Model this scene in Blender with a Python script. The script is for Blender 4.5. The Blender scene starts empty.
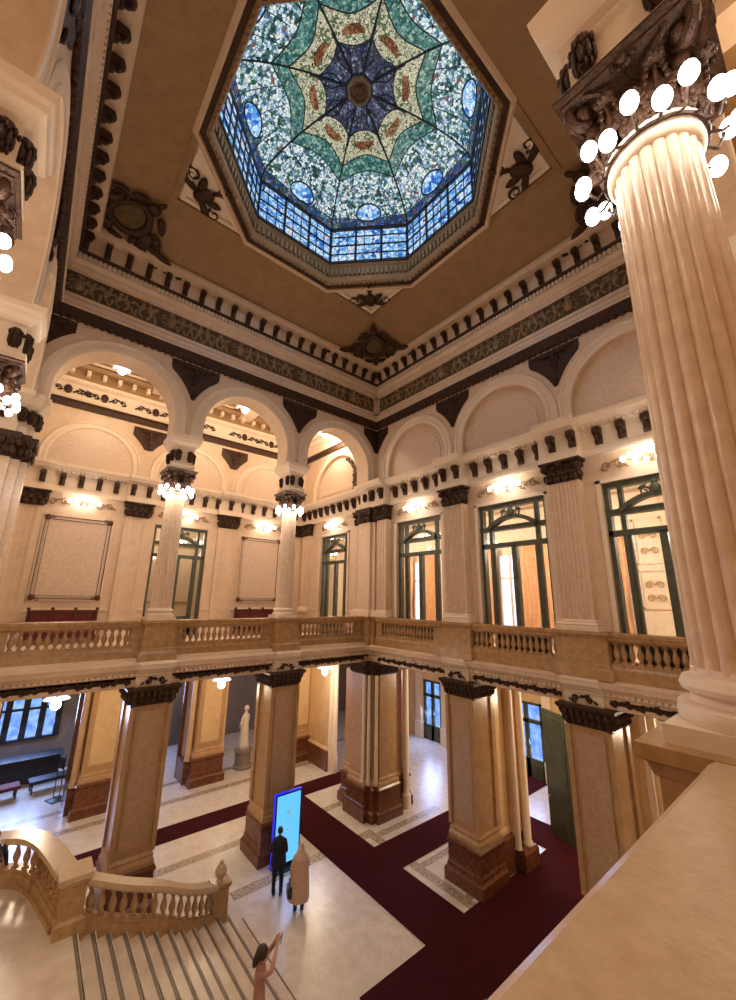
import bpy, math, random
from math import pi, sin, cos, radians as R
from mathutils import Matrix, Vector
random.seed(7)
SC = bpy.context.scene
COL = SC.collection
H = 13.5          # side of the square hall
C0 = 6.75
HL = 13.3         # depth of the hall from the right wall to the arcade at the left edge

# ------------------------------------------------------------------ camera
cam_d = bpy.data.cameras.new('camera'); cam = bpy.data.objects.new('camera', cam_d); COL.objects.link(cam)
yw, pt, rl = R(140.429), R(14.068), R(0.9)
fw = Vector((cos(yw)*cos(pt), sin(yw)*cos(pt), sin(pt)))
rt = Vector((sin(yw), -cos(yw), 0)); up = rt.cross(fw)
r2 = rt*cos(rl) + up*sin(rl); u2 = -rt*sin(rl) + up*cos(rl)
M = Matrix((r2, u2, -fw)).transposed().to_4x4(); M.translation = Vector((14.329, -12.361, 8.623))
cam.matrix_world = M
cam_d.sensor_fit = 'VERTICAL'; cam_d.sensor_height = 24; cam_d.sensor_width = 24*.736
cam_d.lens = 24*394.1/1000; cam_d.clip_start = .03; cam_d.clip_end = 200
SC.camera = cam

# ------------------------------------------------------------------ world, exposure
w = bpy.data.worlds.new('world'); SC.world = w; w.use_nodes = True
w.node_tree.nodes['Background'].inputs[0].default_value = (.25, .42, .9, 1)
w.node_tree.nodes['Background'].inputs[1].default_value = .6
SC.view_settings.view_transform = 'Standard'; SC.view_settings.look = 'None'
SC.view_settings.gamma = 1; SC.view_settings.use_curve_mapping = False
SC.view_settings.exposure = 0.0
WARM = (1, .80, .56); COOL = (.35, .5, 1); WHITE = (1, .88, .72)

def point(name, loc, power, color=WARM, r=.15):
    l = bpy.data.lights.new(name, 'POINT'); l.energy = power; l.color = color; l.shadow_soft_size = r
    o = bpy.data.objects.new(name, l); o.location = loc; COL.objects.link(o); return o
def area(name, loc, to, sx, sy, power, color):
    l = bpy.data.lights.new(name, 'AREA'); l.shape = 'RECTANGLE'; l.size = sx; l.size_y = sy; l.energy = power; l.color = color
    o = bpy.data.objects.new(name, l); o.location = loc
    o.rotation_euler = (Vector(to)-Vector(loc)).to_track_quat('-Z', 'Y').to_euler(); COL.objects.link(o); return o
# daylight through the stained glass
area('skylight', (C0, -C0, 22.6), (C0, -C0, 0), 4.2, 4.2, 110, (.80, .88, 1))
P_RING, P_GAL, P_AISLE, P_WALL = 150, 290, 230, 8

# ------------------------------------------------------------------ materials
def newmat(name):
    m = bpy.data.materials.new(name); m.use_nodes = True; nt = m.node_tree
    return m, nt, nt.nodes['Principled BSDF'], nt.links
def node(nt, t, **k):
    n = nt.nodes.new(t)
    for a, b in k.items(): setattr(n, a, b)
    return n
def ramp(nt, stops, interp='LINEAR'):
    n = nt.nodes.new('ShaderNodeValToRGB'); n.color_ramp.interpolation = interp
    e = n.color_ramp.elements
    while len(e) < len(stops): e.new(.5)
    for i, (p, c) in enumerate(stops): e[i].position = p; e[i].color = (*c, 1)
    return n
def stone(name, c1, c2, scale=1.5, rough=.35, bump=.05, vein=None, metal=0, detail=6, fine=40, spec=.5):
    m, nt, b, L = newmat(name)
    tc = node(nt, 'ShaderNodeTexCoord')
    n1 = node(nt, 'ShaderNodeTexNoise'); n1.inputs['Scale'].default_value = scale; n1.inputs['Detail'].default_value = detail
    n1.inputs['Roughness'].default_value = .65
    L.new(tc.outputs['Object'], n1.inputs['Vector'])
    stops = [(.3, c1), (.7, c2)]
    rp = ramp(nt, stops); L.new(n1.outputs['Fac'], rp.inputs[0]); col = rp.outputs[0]
    if vein:
        n2 = node(nt, 'ShaderNodeTexNoise'); n2.inputs['Scale'].default_value = scale*2.2; n2.inputs['Distortion'].default_value = 1.6
        n2.inputs['Detail'].default_value = 4
        L.new(tc.outputs['Object'], n2.inputs['Vector'])
        r2_ = ramp(nt, [(.46, (0, 0, 0)), (.5, (1, 1, 1)), (.54, (0, 0, 0))]); L.new(n2.outputs['Fac'], r2_.inputs[0])
        mx = node(nt, 'ShaderNodeMixRGB'); L.new(r2_.outputs[0], mx.inputs[0]); L.new(col, mx.inputs[1]); mx.inputs[2].default_value = (*vein, 1)
        col = mx.outputs[0]
    L.new(col, b.inputs['Base Color'])
    b.inputs['Roughness'].default_value = rough; b.inputs['Metallic'].default_value = metal
    b.inputs['Specular IOR Level'].default_value = spec
    if bump:
        n3 = node(nt, 'ShaderNodeTexNoise'); n3.inputs['Scale'].default_value = fine; n3.inputs['Detail'].default_value = 3
        L.new(tc.outputs['Object'], n3.inputs['Vector'])
        bp = node(nt, 'ShaderNodeBump'); bp.inputs['Strength'].default_value = bump*4; bp.inputs['Distance'].default_value = .02
        L.new(n3.outputs['Fac'], bp.inputs['Height']); L.new(bp.outputs[0], b.inputs['Normal'])
    return m
def emis(name, col, s, base=(.8, .8, .8), sample=False):
    m, nt, b, L = newmat(name); b.inputs['Base Color'].default_value = (*base, 1)
    b.inputs['Emission Color'].default_value = (*col, 1); b.inputs['Emission Strength'].default_value = s
    if not sample: m.cycles.emission_sampling = 'NONE'
    return m
MT = {}
MT['cream'] = stone('cream_scagliola', (.62, .44, .29), (.74, .55, .39), 4, .38, .03, detail=9)
MT['panel'] = stone('mottled_pink_marble', (.60, .43, .31), (.76, .58, .45), 9, .4, .05, detail=8)
MT['lightcream'] = stone('pale_stucco', (.74, .58, .43), (.80, .65, .50), 2, .5, .03)
MT['shaft'] = stone('column_marble', (.64, .45, .31), (.78, .60, .45), 7, .25, .02, detail=9)
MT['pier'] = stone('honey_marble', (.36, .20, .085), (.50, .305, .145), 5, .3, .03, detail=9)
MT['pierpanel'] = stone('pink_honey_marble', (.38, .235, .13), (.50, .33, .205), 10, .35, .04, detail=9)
MT['pierlight'] = stone('pale_honey_marble', (.58, .37, .18), (.70, .48, .26), 2, .3, .02)
MT['red'] = stone('red_brown_marble', (.09, .028, .012), (.20, .07, .028), 7, .25, .02, detail=9)
MT['rail'] = stone('amber_marble', (.31, .165, .065), (.48, .29, .13), 6, .25, .02, detail=9)
MT['nearrail'] = stone('handrail_marble', (.46, .31, .17), (.58, .42, .26), 14, .3, .03, detail=10)
MT['ceil'] = stone('tan_ceiling_paint', (.26, .145, .06), (.34, .20, .09), 2.5, .7, .06)
MT['frieze'] = stone('olive_bronze_relief', (.05, .028, .010), (.15, .085, .032), 5, .6, .1, spec=.25)
MT['figure'] = stone('old_gold_relief', (.16, .10, .042), (.36, .235, .12), 5, .5, .1)
MT['bronze'] = stone('dark_bronze', (.026, .010, .005), (.075, .032, .015), 9, .45, .2, metal=.25, spec=.35)
MT['green'] = stone('green_bronze_frame', (.045, .05, .03), (.10, .105, .065), 5, .4, .05, metal=.2)
MT['greendoor'] = stone('dark_green_door_paint', (.035, .045, .022), (.085, .09, .05), 3, .3, .03)
MT['wood'] = stone('dark_mahogany', (.06, .015, .01), (.13, .035, .02), 6, .3, .03)
MT['velvet'] = stone('dark_red_velvet', (.10, .012, .012), (.16, .02, .02), 12, .8, .05)
MT['carpet'] = stone('burgundy_carpet', (.040, .0045, .007), (.060, .007, .010), 14, .95, .15, fine=160, spec=.1)
MT['floor'] = stone('white_marble_floor', (.58, .51, .44), (.74, .67, .59), 3, .27, .0, detail=9)
MT['step'] = stone('stair_marble', (.55, .43, .32), (.70, .58, .46), 3, .3, .02, detail=9)
MT['groove'] = stone('dark_stair_inlay', (.13, .095, .07), (.20, .15, .11), 6, .5, .02)
MT['plaster'] = stone('grey_plaster', (.20, .16, .13), (.28, .22, .17), 2, .6, .03)
MT['black'] = stone('black_lacquer', (.008, .008, .01), (.02, .02, .025), 6, .4, .02)
MT['suit'] = stone('black_wool', (.006, .006, .012), (.014, .014, .026), 20, .9, .1)
MT['coat'] = stone('beige_wool_coat', (.52, .35, .25), (.62, .44, .33), 8, .9, .1)
MT['scarf'] = stone('pale_beige_scarf', (.58, .42, .30), (.66, .5, .38), 9, .9, .1)
MT['skin'] = stone('skin', (.50, .25, .16), (.56, .30, .20), 6, .5, .02)
MT['hair'] = stone('dark_hair', (.015, .008, .006), (.04, .018, .012), 40, .5, .2)
MT['top'] = stone('dusty_pink_top', (.36, .17, .13), (.44, .22, .17), 9, .9, .1)
MT['leather'] = stone('black_leather', (.01, .01, .01), (.02, .02, .02), 20, .4, .1)
MT['statue'] = stone('statue_marble', (.66, .58, .48), (.76, .68, .58), 6, .35, .03)
MT['curtain'] = stone('orange_silk_curtain', (.70, .36, .17), (.82, .50, .28), 3, .6, .03)
MT['hallwall'] = stone('gilded_cream_wall', (.72, .58, .42), (.85, .74, .58), 5, .5, .05)
MT['gold'] = stone('gilt_stucco', (.40, .24, .08), (.6, .38, .16), 8, .4, .1, metal=.3)
MT['gild'] = stone('brown_gilding', (.20, .11, .045), (.34, .20, .09), 8, .45, .1, metal=.2)
MT['bulb'] = emis('glowing_bulb', (1, .93, .84), 14)
MT['globe'] = emis('glowing_glass_globe', (1, .92, .84), 6)
MT['flower'] = emis('lit_glass_petals', (.82, .88, 1), 1.3, base=(.5, .5, .5))
MT['daylight'] = emis('bright_daylight_pane', (.50, .66, 1), 1.1)
MT['screen'] = emis('lit_screen_glass', (.13, .58, 1), 1.05, base=(.02, .02, .03), sample=True)
MT['glow_blue'] = emis('deep_blue_rim_light', (.01, .02, .8), 1.0, base=(.01, .01, .05))
MT['ink'] = emis('screen_print', (.04, .18, .34), .8)
def mosaic_mat():
    m, nt, b, L = newmat('floor_mosaic'); tc = node(nt, 'ShaderNodeTexCoord')
    wv = node(nt, 'ShaderNodeTexVoronoi', feature='F1'); wv.inputs['Scale'].default_value = 5.5
    L.new(tc.outputs['Object'], wv.inputs['Vector'])
    n = node(nt, 'ShaderNodeTexNoise'); n.inputs['Scale'].default_value = 11; n.inputs['Distortion'].default_value = 2.5
    L.new(tc.outputs['Object'], n.inputs['Vector'])
    rp = ramp(nt, [(.40, (.20, .16, .12)), (.47, (.26, .19, .12)), (.50, (.62, .54, .42)), (.56, (.58, .48, .36)), (.60, (.33, .22, .12)), (.68, (.60, .52, .42))])
    L.new(n.outputs['Fac'], rp.inputs[0]); L.new(rp.outputs[0], b.inputs['Base Color']); b.inputs['Roughness'].default_value = .25
    return m
MT['mosaic'] = mosaic_mat()
def night_pane(name, c1, c2, s, sc=3):
    m, nt, b, L = newmat(name); tc = node(nt, 'ShaderNodeTexCoord')
    n = node(nt, 'ShaderNodeTexNoise'); n.inputs['Scale'].default_value = sc; n.inputs['Detail'].default_value = 5
    L.new(tc.outputs['Object'], n.inputs['Vector'])
    rp = ramp(nt, [(.35, c1), (.65, c2)]); L.new(n.outputs['Fac'], rp.inputs[0])
    b.inputs['Base Color'].default_value = (.02, .03, .06, 1); b.inputs['Roughness'].default_value = .1
    L.new(rp.outputs[0], b.inputs['Emission Color']); b.inputs['Emission Strength'].default_value = s
    return m
MT['dusk'] = night_pane('dusk_blue_window_glass', (.12, .28, .85), (.34, .58, 1), 1.1)
def clear_glass():
    m = bpy.data.materials.new('clear_window_glass'); m.use_nodes = True; nt = m.node_tree; nt.nodes.clear()
    o = node(nt, 'ShaderNodeOutputMaterial'); t = node(nt, 'ShaderNodeBsdfTransparent'); g = node(nt, 'ShaderNodeBsdfGlossy')
    g.inputs['Roughness'].default_value = .03; f = node(nt, 'ShaderNodeValue'); f.outputs[0].default_value = .05
    mx = node(nt, 'ShaderNodeMixShader'); nt.links.new(f.outputs[0], mx.inputs[0]); nt.links.new(t.outputs[0], mx.inputs[1])
    nt.links.new(g.outputs[0], mx.inputs[2]); nt.links.new(mx.outputs[0], o.inputs[0]); return m
MT['glass'] = clear_glass()
def stained(name, stops, cell=3.0, s=1.0, lead=.035, blotch=1.2, tint=None):
    """backlit stained glass: small leaded pieces, each of one colour out of the ramp"""
    m, nt, b, L = newmat(name); tc = node(nt, 'ShaderNodeTexCoord')
    v = node(nt, 'ShaderNodeTexVoronoi', feature='F1'); v.inputs['Scale'].default_value = cell
    v2 = node(nt, 'ShaderNodeTexVoronoi', feature='DISTANCE_TO_EDGE'); v2.inputs['Scale'].default_value = cell
    n = node(nt, 'ShaderNodeTexNoise'); n.inputs['Scale'].default_value = blotch; n.inputs['Detail'].default_value = 3
    for k in (v, v2, n): L.new(tc.outputs['Object'], k.inputs['Vector'])
    sp = node(nt, 'ShaderNodeSeparateColor'); L.new(v.outputs['Color'], sp.inputs[0])
    ma = node(nt, 'ShaderNodeMath', operation='MULTIPLY_ADD'); ma.inputs[1].default_value = .7; L.new(sp.outputs[0], ma.inputs[0])
    mb = node(nt, 'ShaderNodeMath', operation='MULTIPLY_ADD'); mb.inputs[1].default_value = 1.3; mb.inputs[2].default_value = -.5
    L.new(n.outputs['Fac'], mb.inputs[0]); L.new(mb.outputs[0], ma.inputs[2])
    rp = ramp(nt, stops, 'CONSTANT'); L.new(ma.outputs[0], rp.inputs[0])
    gt = node(nt, 'ShaderNodeMath', operation='GREATER_THAN'); gt.inputs[1].default_value = lead; L.new(v2.outputs[0], gt.inputs[0])
    ms = node(nt, 'ShaderNodeMath', operation='MULTIPLY'); ms.inputs[1].default_value = s; L.new(gt.outputs[0], ms.inputs[0])
    L.new(rp.outputs[0], b.inputs['Emission Color']); L.new(ms.outputs[0], b.inputs['Emission Strength'])
    b.inputs['Base Color'].default_value = (.02, .03, .03, 1); b.inputs['Roughness'].default_value = .2
    m.cycles.emission_sampling = 'NONE'
    return m
MT['g_drum'] = stained('blue_white_leaded_glass', [(0, (.03, .12, .55)), (.2, (.10, .35, .85)), (.38, (.35, .62, .95)), (.55, (.62, .80, .98)), (.8, (.15, .42, .9)), (.92, (.8, .55, .65))], 8, 1.05, .03, 1.5)
MT['g_band'] = stained('dark_flower_leaded_glass', [(0, (.015, .03, .10)), (.25, (.03, .07, .32)), (.42, (.02, .06, .05)), (.55, (.10, .22, .45)), (.66, (.20, .06, .06)), (.75, (.05, .14, .10)), (.88, (.30, .40, .55))], 11, .9, .05, 2.5)
MT['g_lobe'] = stained('pale_garland_leaded_glass', [(0, (.01, .05, .04)), (.16, (.05, .14, .22)), (.25, (.03, .12, .06)), (.33, (.20, .40, .62)), (.42, (.66, .80, .84)), (.58, (.84, .90, .88)), (.70, (.40, .60, .66)), (.78, (.08, .22, .14)), (.86, (.10, .20, .45)), (.93, (.26, .08, .05))], 11, .95, .035, 2.6)
MT['g_green'] = stained('sea_green_leaded_glass', [(0, (.015, .10, .09)), (.28, (.05, .22, .20)), (.5, (.13, .36, .33)), (.66, (.42, .62, .50)), (.8, (.10, .28, .24))], 13, .75, .03, 5)
MT['g_cream'] = stained('cream_leaded_glass', [(0, (.10, .18, .08)), (.25, (.62, .60, .40)), (.5, (.74, .70, .50)), (.75, (.55, .58, .42)), (.9, (.28, .20, .10))], 13, .85, .05, 3)
MT['g_shell'] = stained('orange_shell_leaded_glass', [(0, (.20, .06, .02)), (.4, (.42, .15, .05)), (.7, (.60, .30, .14))], 14, .6, .05, 3)
MT['g_purple'] = stained('violet_leaded_glass', [(0, (.02, .02, .06)), (.3, (.05, .05, .16)), (.5, (.10, .13, .30)), (.65, (.06, .14, .12)), (.8, (.34, .38, .5))], 16, .75, .06, 4)
MT['lead'] = stone('lead_came', (.015, .02, .03), (.03, .035, .045), 8, .5, .02)

# ------------------------------------------------------------------ mesh builder
def F(p0, S, D):
    """frame of a wall: s along it, d out of it towards the hall, z up"""
    return lambda s, d, z: (p0[0]+s*S[0]+d*D[0], p0[1]+s*S[1]+d*D[1], z)
def ang(D): return math.atan2(D[0], -D[1])
ID = lambda x, y, z: (x, y, z)
class MB:
    def __init__(s, xf=ID): s.v = []; s.f = []; s.xf = xf
    def add(s, vs, fs):
        k = len(s.v); s.v += [s.xf(*p) for p in vs]; s.f += [tuple(i+k for i in f) for f in fs]; return s
    def box(s, a, b, c, d, e, f):
        return s.add([(a, c, e), (b, c, e), (b, d, e), (a, d, e), (a, c, f), (b, c, f), (b, d, f), (a, d, f)],
                     [(0, 3, 2, 1), (4, 5, 6, 7), (0, 1, 5, 4), (1, 2, 6, 5), (2, 3, 7, 6), (3, 0, 4, 7)])
    def lathe(s, prof, c=(0, 0), n=24, sx=1, sy=1, a0=0, flute=0, nfl=20):
        vs = []; fs = []
        for (r, z) in prof:
            for i in range(n):
                a = a0+2*pi*i/n; rr = r
                if flute and r > 0: rr = r*(1-flute*abs(sin(a*nfl/2))**.0) if False else r*(1-flute*(1-abs(cos(a*nfl/2))**.7))
                vs.append((c[0]+rr*sx*cos(a), c[1]+rr*sy*sin(a), z))
        m = len(prof)
        for j in range(m-1):
            for i in range(n):
                k = (i+1) % n; fs.append((j*n+i, j*n+k, (j+1)*n+k, (j+1)*n+i))
        fs.append(tuple(range(n-1, -1, -1))); fs.append(tuple((m-1)*n+i for i in range(n)))
        return s.add(vs, fs)
    def sqlathe(s, prof, cx, cy, k=1.0):
        """square-plan moulding: half width w at height z"""
        vs = []; fs = []
        for (w_, z) in prof: vs += [(cx-w_, cy-w_*k, z), (cx+w_, cy-w_*k, z), (cx+w_, cy+w_*k, z), (cx-w_, cy+w_*k, z)]
        m = len(prof)
        for j in range(m-1):
            for i in range(4): fs.append((4*j+i, 4*j+(i+1) % 4, 4*j+4+(i+1) % 4, 4*j+4+i))
        fs += [(3, 2, 1, 0), tuple(4*(m-1)+i for i in range(4))]
        return s.add(vs, fs)
    def rmould(s, prof, x0, x1, y0, y1):
        """mouldings around a rectangle: offset o at height z"""
        vs = []; fs = []
        for (o, z) in prof: vs += [(x0-o, y0-o, z), (x1+o, y0-o, z), (x1+o, y1+o, z), (x0-o, y1+o, z)]
        m = len(prof)
        for j in range(m-1):
            for i in range(4): fs.append((4*j+i, 4*j+(i+1) % 4, 4*j+4+(i+1) % 4, 4*j+4+i))
        fs += [(3, 2, 1, 0), tuple(4*(m-1)+i for i in range(4))]
        return s.add(vs, fs)
    def run(s, prof, s0, s1):
        """profile of (d, z) run along s"""
        n = len(prof); vs = [(s0, d, z) for d, z in prof]+[(s1, d, z) for d, z in prof]
        fs = [(i, (i+1) % n, n+(i+1) % n, n+i) for i in range(n)]+[tuple(range(n-1, -1, -1)), tuple(range(n, 2*n))]
        return s.add(vs, fs)
    def ring(s, prof, cx, cy, n, a0):
        """closed profile of (apothem, z) swept round a regular n-gon"""
        vs = []; fs = []; m = len(prof)
        for i in range(n):
            a = a0+2*pi*i/n
            for (ap, z) in prof: q = ap/cos(pi/n); vs.append((cx+q*cos(a), cy+q*sin(a), z))
        for i in range(n):
            k = (i+1) % n
            for j in range(m): l = (j+1) % m; fs.append((i*m+j, i*m+l, k*m+l, k*m+j))
        return s.add(vs, fs)
    def tube(s, P, r, n=6, r1=None):
        P = [Vector(p) for p in P]; vs = []; fs = []; m = len(P); ref = None
        for i, p in enumerate(P):
            t = (P[min(i+1, m-1)]-P[max(i-1, 0)]).normalized()
            if ref is None or abs(ref.dot(t)) > .95: ref = Vector((0, 0, 1)) if abs(t.z) < .9 else Vector((1, 0, 0))
            a = t.cross(ref).normalized(); b = t.cross(a); ref = a.cross(t) if a.cross(t).length > .1 else ref
            rr = r if r1 is None else r+(r1-r)*i/(m-1)
            if callable(rr): rr = rr(i/(m-1))
            for j in range(n): q = 2*pi*j/n; vs.append(tuple(p+a*cos(q)*rr+b*sin(q)*rr))
        for i in range(m-1):
            for j in range(n): k = (j+1) % n; fs.append((i*n+j, i*n+k, (i+1)*n+k, (i+1)*n+j))
        fs += [tuple(range(n-1, -1, -1)), tuple((m-1)*n+j for j in range(n))]
        return s.add(vs, fs)
    def ell(s, c, r, rot=0, n=8, m=5):
        """ellipsoid; rot turns it in the x-z plane"""
        vs = [(0, 0, -1)]; fs = []
        for j in range(1, m):
            t = -pi/2+pi*j/m
            for i in range(n): a = 2*pi*i/n; vs.append((cos(t)*cos(a), cos(t)*sin(a), sin(t)))
        vs.append((0, 0, 1)); ca, sa = cos(rot), sin(rot); out = []
        for (x, y, z) in vs: x *= r[0]; y *= r[1]; z *= r[2]; out.append((c[0]+x*ca-z*sa, c[1]+y, c[2]+x*sa+z*ca))
        for i in range(n): k = (i+1) % n; fs.append((0, 1+k, 1+i))
        for j in range(m-2):
            for i in range(n): k = (i+1) % n; fs.append((1+j*n+i, 1+j*n+k, 1+(j+1)*n+k, 1+(j+1)*n+i))
        b = 1+(m-2)*n
        for i in range(n): k = (i+1) % n; fs.append((b+i, b+k, len(vs)-1))
        return s.add(out, fs)
    def spiral(s, c, r0, turns, a0, d, w, sgn=1, n=6):
        P = []; N = int(14*turns)
        for i in range(N+1):
            t = i/N; a = a0+sgn*2*pi*turns*t; r = r0*(1-.85*t); P.append((c[0]+r*cos(a), d, c[1]+r*sin(a)))
        return s.tube(P, w, n, w*.6)
    def poly(s, pts, d0, d1):
        """flat outline (s, z) given a thickness from d0 to d1"""
        n = len(pts); vs = [(x, d0, z) for x, z in pts]+[(x, d1, z) for x, z in pts]
        fs = [(i, (i+1) % n, n+(i+1) % n, n+i) for i in range(n)]+[tuple(range(n)), tuple(range(2*n-1, n-1, -1))]
        return s.add(vs, fs)
    def mesh(s, name, mat, smooth=False, mats=None):
        me = bpy.data.meshes.new(name); me.from_pydata(s.v, [], s.f); me.update()
        import bmesh
        bm = bmesh.new(); bm.from_mesh(me); bmesh.ops.recalc_face_normals(bm, faces=bm.faces); bm.to_mesh(me); bm.free()
        me.materials.append(MT[mat])
        if smooth:
            for p in me.polygons: p.use_smooth = True
            if smooth == 'auto': me.set_sharp_from_angle(angle=R(38))
        return me
    def build(s, name, mat, parent=None, smooth=False):
        return link(name, s.mesh(name, mat, smooth), parent)
def link(name, data, parent=None, loc=None, rz=None):
    o = bpy.data.objects.new(name, data); COL.objects.link(o)
    if parent is not None: o.parent = parent
    if loc is not None: o.location = loc
    if rz is not None: o.rotation_euler = (0, 0, rz)
    return o
def tag(o, label, cat, group=None):
    o['label'] = label; o['category'] = cat
    if group: o['group'] = group
    return o
def thing(name, label, cat, loc=(0, 0, 0), rz=0, group=None):
    o = bpy.data.objects.new(name, None); COL.objects.link(o); o.location = loc; o.rotation_euler = (0, 0, rz)
    return tag(o, label, cat, group)
def struct(name, mb, mat, parent=None, smooth=False):
    o = mb.build(name, mat, parent, smooth)
    if parent is None: o['kind'] = 'structure'
    return o
def dup(root, label, loc, rz=None, group=None):
    r = root.copy(); COL.objects.link(r); r.location = loc; r['label'] = label
    if rz is not None: r.rotation_euler = (0, 0, rz)
    if group: r['group'] = group
    for ch in root.children:
        c = ch.copy(); COL.objects.link(c); c.parent = r
        for g in ch.children:
            d = g.copy(); COL.objects.link(d); d.parent = c
    return r

# frames of the four sides (room faces)
SIDE = {'right': F((0, 0), (1, 0), (0, -1)), 'left': F((0, 0), (0, -1), (1, 0)),
        'front': F((0, -HL), (1, 0), (0, 1)), 'near': F((H, 0), (0, -1), (-1, 0))}
DIR = {'right': (0, -1), 'left': (1, 0), 'front': (0, 1), 'near': (-1, 0)}
COLS = [4.5, 9.0]
PIL = [4.92, 9.15, 13.4]
G = 6.75         # gallery floor
GD = 6.9         # gallery depth

# ================================================================== STRUCTURE
# ---- ground floor
struct('floor', MB().box(-17, 21, -21, 9.2, -.3, 0), 'floor')
# mosaic borders set into the floor
mz = MB()
def band(x0, x1, y0, y1): mz.box(x0, x1, y0, y1, 0, .004)
band(.75, 1.15, -6.3, -1.15); band(.75, 14, -1.15, -.80); band(-1.7, -1.35, -13, 2.6)
band(-6.3, -5.95, -14, 2.6); band(1.1, 1.4, -.8, 2.6)
band(3.35, 3.6, -.8, 2.6); band(5.2, 5.45, -.8, 2.6)
for x0 in (-7.8, ): band(x0-.3, x0, -14, 6)
struct('trim_1', mz, 'mosaic')
# ---- gallery floor slabs (with the ground floor ceiling beneath)
slab = MB()
slab.box(-GD-.6, .0, -H-GD, 0, 6.15, G); slab.box(0, H, -H-GD, -H, 6.15, G); slab.box(H+.0, H+GD, -H-GD, 0, 6.15, G)
slab.box(-GD-.6, H+GD, 0, 9.2, 6.15, G)
slab.box(-17, -GD-.6, -21, 9.2, 6.15, G)
struct('ceiling_lower', slab, 'lightcream')
# outer shell
sh = MB(); sh.box(-17.3, -17, -21, 9.2, 0, 6.15); sh.box(-17, 21, -21.3, -21, 0, 6.15); sh.box(21, 21.3, -21, 9.2, 0, 6.15)
struct('wall_outer', sh, 'plaster')

# ---- right wall, upper floor: piers between windows
def wins(W, s): return s
RW = SIDE['right']
rw = MB(RW)
winR = [(-4.75, -2.2), (1.5, 4.1), (5.85, 8.42), (10.12, 12.7)]
edges = [-GD]+[e for ww in winR for e in ww]+[H+.2]
for i in range(0, len(edges), 2): rw.box(edges[i], edges[i+1], -.45, 0, G, 12.0)
rw.box(-GD-.3, H+GD, -.45, 0, 12.0, 14.2); rw.box(H+.2, H+GD, -.45, 0, G, 12.0)
rw.box(-GD-.3, H+GD, -.6, -.16, 14.2, 20.4)
wr = struct('wall_right', rw, 'cream')
def archwall(mb, s0, s1, arcs, z0, zs, z1, d0, d1):
    """wall band with round openings (centre, radius); d0 back, d1 face"""
    xs = s0
    for (c, r) in arcs:
        mb.box(xs, c-r, d0, d1, z0, z1); n = 28; pa = []
        for i in range(n+1):
            a = pi-pi*i/n; pa.append((c+r*cos(a), zs+r*sin(a)))
        for i in range(n):
            (xa, za), (xb, zb) = pa[i], pa[i+1]
            mb.add([(xa, d0, za), (xb, d0, zb), (xb, d0, z1), (xa, d0, z1), (xa, d1, za), (xb, d1, zb), (xb, d1, z1), (xa, d1, z1)],
                   [(0, 1, 2, 3), (7, 6, 5, 4), (0, 4, 5, 1), (3, 2, 6, 7)])
        xs = c+r
    mb.box(xs, s1, d0, d1, z0, z1)
def archivolt(mb, c, zs, z0, r, wd, d, back=0.0, soff=0):
    """moulded surround of an arch"""
    e = d-back; K = lambda k: back+e*k
    prof = [(.002, back), (.002, K(.6)), (.03, K(.75)), (wd*.35, K(.75)), (wd*.38, K(.45)), (wd*.7, K(.45)), (wd*.75, d), (wd*.92, d), (wd, K(.5)), (wd, back)]
    n = 36; path = [(c-r, z0, -1, 0)]+[(c+r*cos(pi-pi*i/n), zs+r*sin(pi-pi*i/n), cos(pi-pi*i/n), sin(pi-pi*i/n)) for i in range(n+1)]+[(c+r, z0, 1, 0)]
    vs = []; fs = []; m = len(prof)
    for (x, z, nx, nz) in path:
        for (o, dd) in prof: vs.append((x+nx*o, dd, z+nz*o))
    for i in range(len(path)-1):
        for j in range(m): k = (j+1) % m; fs.append((i*m+j, i*m+k, (i+1)*m+k, (i+1)*m+j))
    fs += [tuple(range(m)), tuple(range((len(path)-1)*m, len(path)*m))]
    mb.add(vs, fs)
ARC_R, ARC_ZS, ARC_Z0 = 1.72, 14.72, 14.14
arcsR = [(2.68, ARC_R), (7.03, ARC_R), (11.3, ARC_R)]
arcsL = [(2.3, ARC_R), (6.75, ARC_R), (11.2, ARC_R)]
# blind arcade of the right wall
ba = MB(RW); archwall(ba, 0, H, arcsR, 14.1, ARC_ZS, 17.1, -.18, 0)
archwall(ba, -GD, 0, [(-3.45, 2.1)], 14.1, 14.5, 17.3, -.18, 0)
ba.box(0, H, -.18, 0, 17.1, 20.3); ba.box(-GD, 0, -.18, 0, 17.3, 20.3)
struct('blind_arcade', ba, 'cream', wr)
av = MB(RW)
for c, r in arcsR: archivolt(av, c, ARC_ZS, ARC_Z0, r, .4, .09)
archivolt(av, -3.45, 14.5, ARC_Z0, 2.1, .3, .08)
struct('archivolts', av, 'lightcream', wr, 'auto')
tm = MB(RW)                                   # mottled tympana
for c, r in arcsR:
    tm.poly([(c+r*.8*cos(pi*i/24), ARC_ZS+r*.8*sin(pi*i/24)) for i in range(25)]+[(c-r*.8, ARC_Z0+.12), (c+r*.8, ARC_Z0+.12)], -.16, -.125)
tm.poly([(-3.45+1.8*cos(pi*i/24), 14.5+1.8*sin(pi*i/24)) for i in range(25)], -.16, -.125)
struct('tympana', tm, 'panel', wr)

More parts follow.
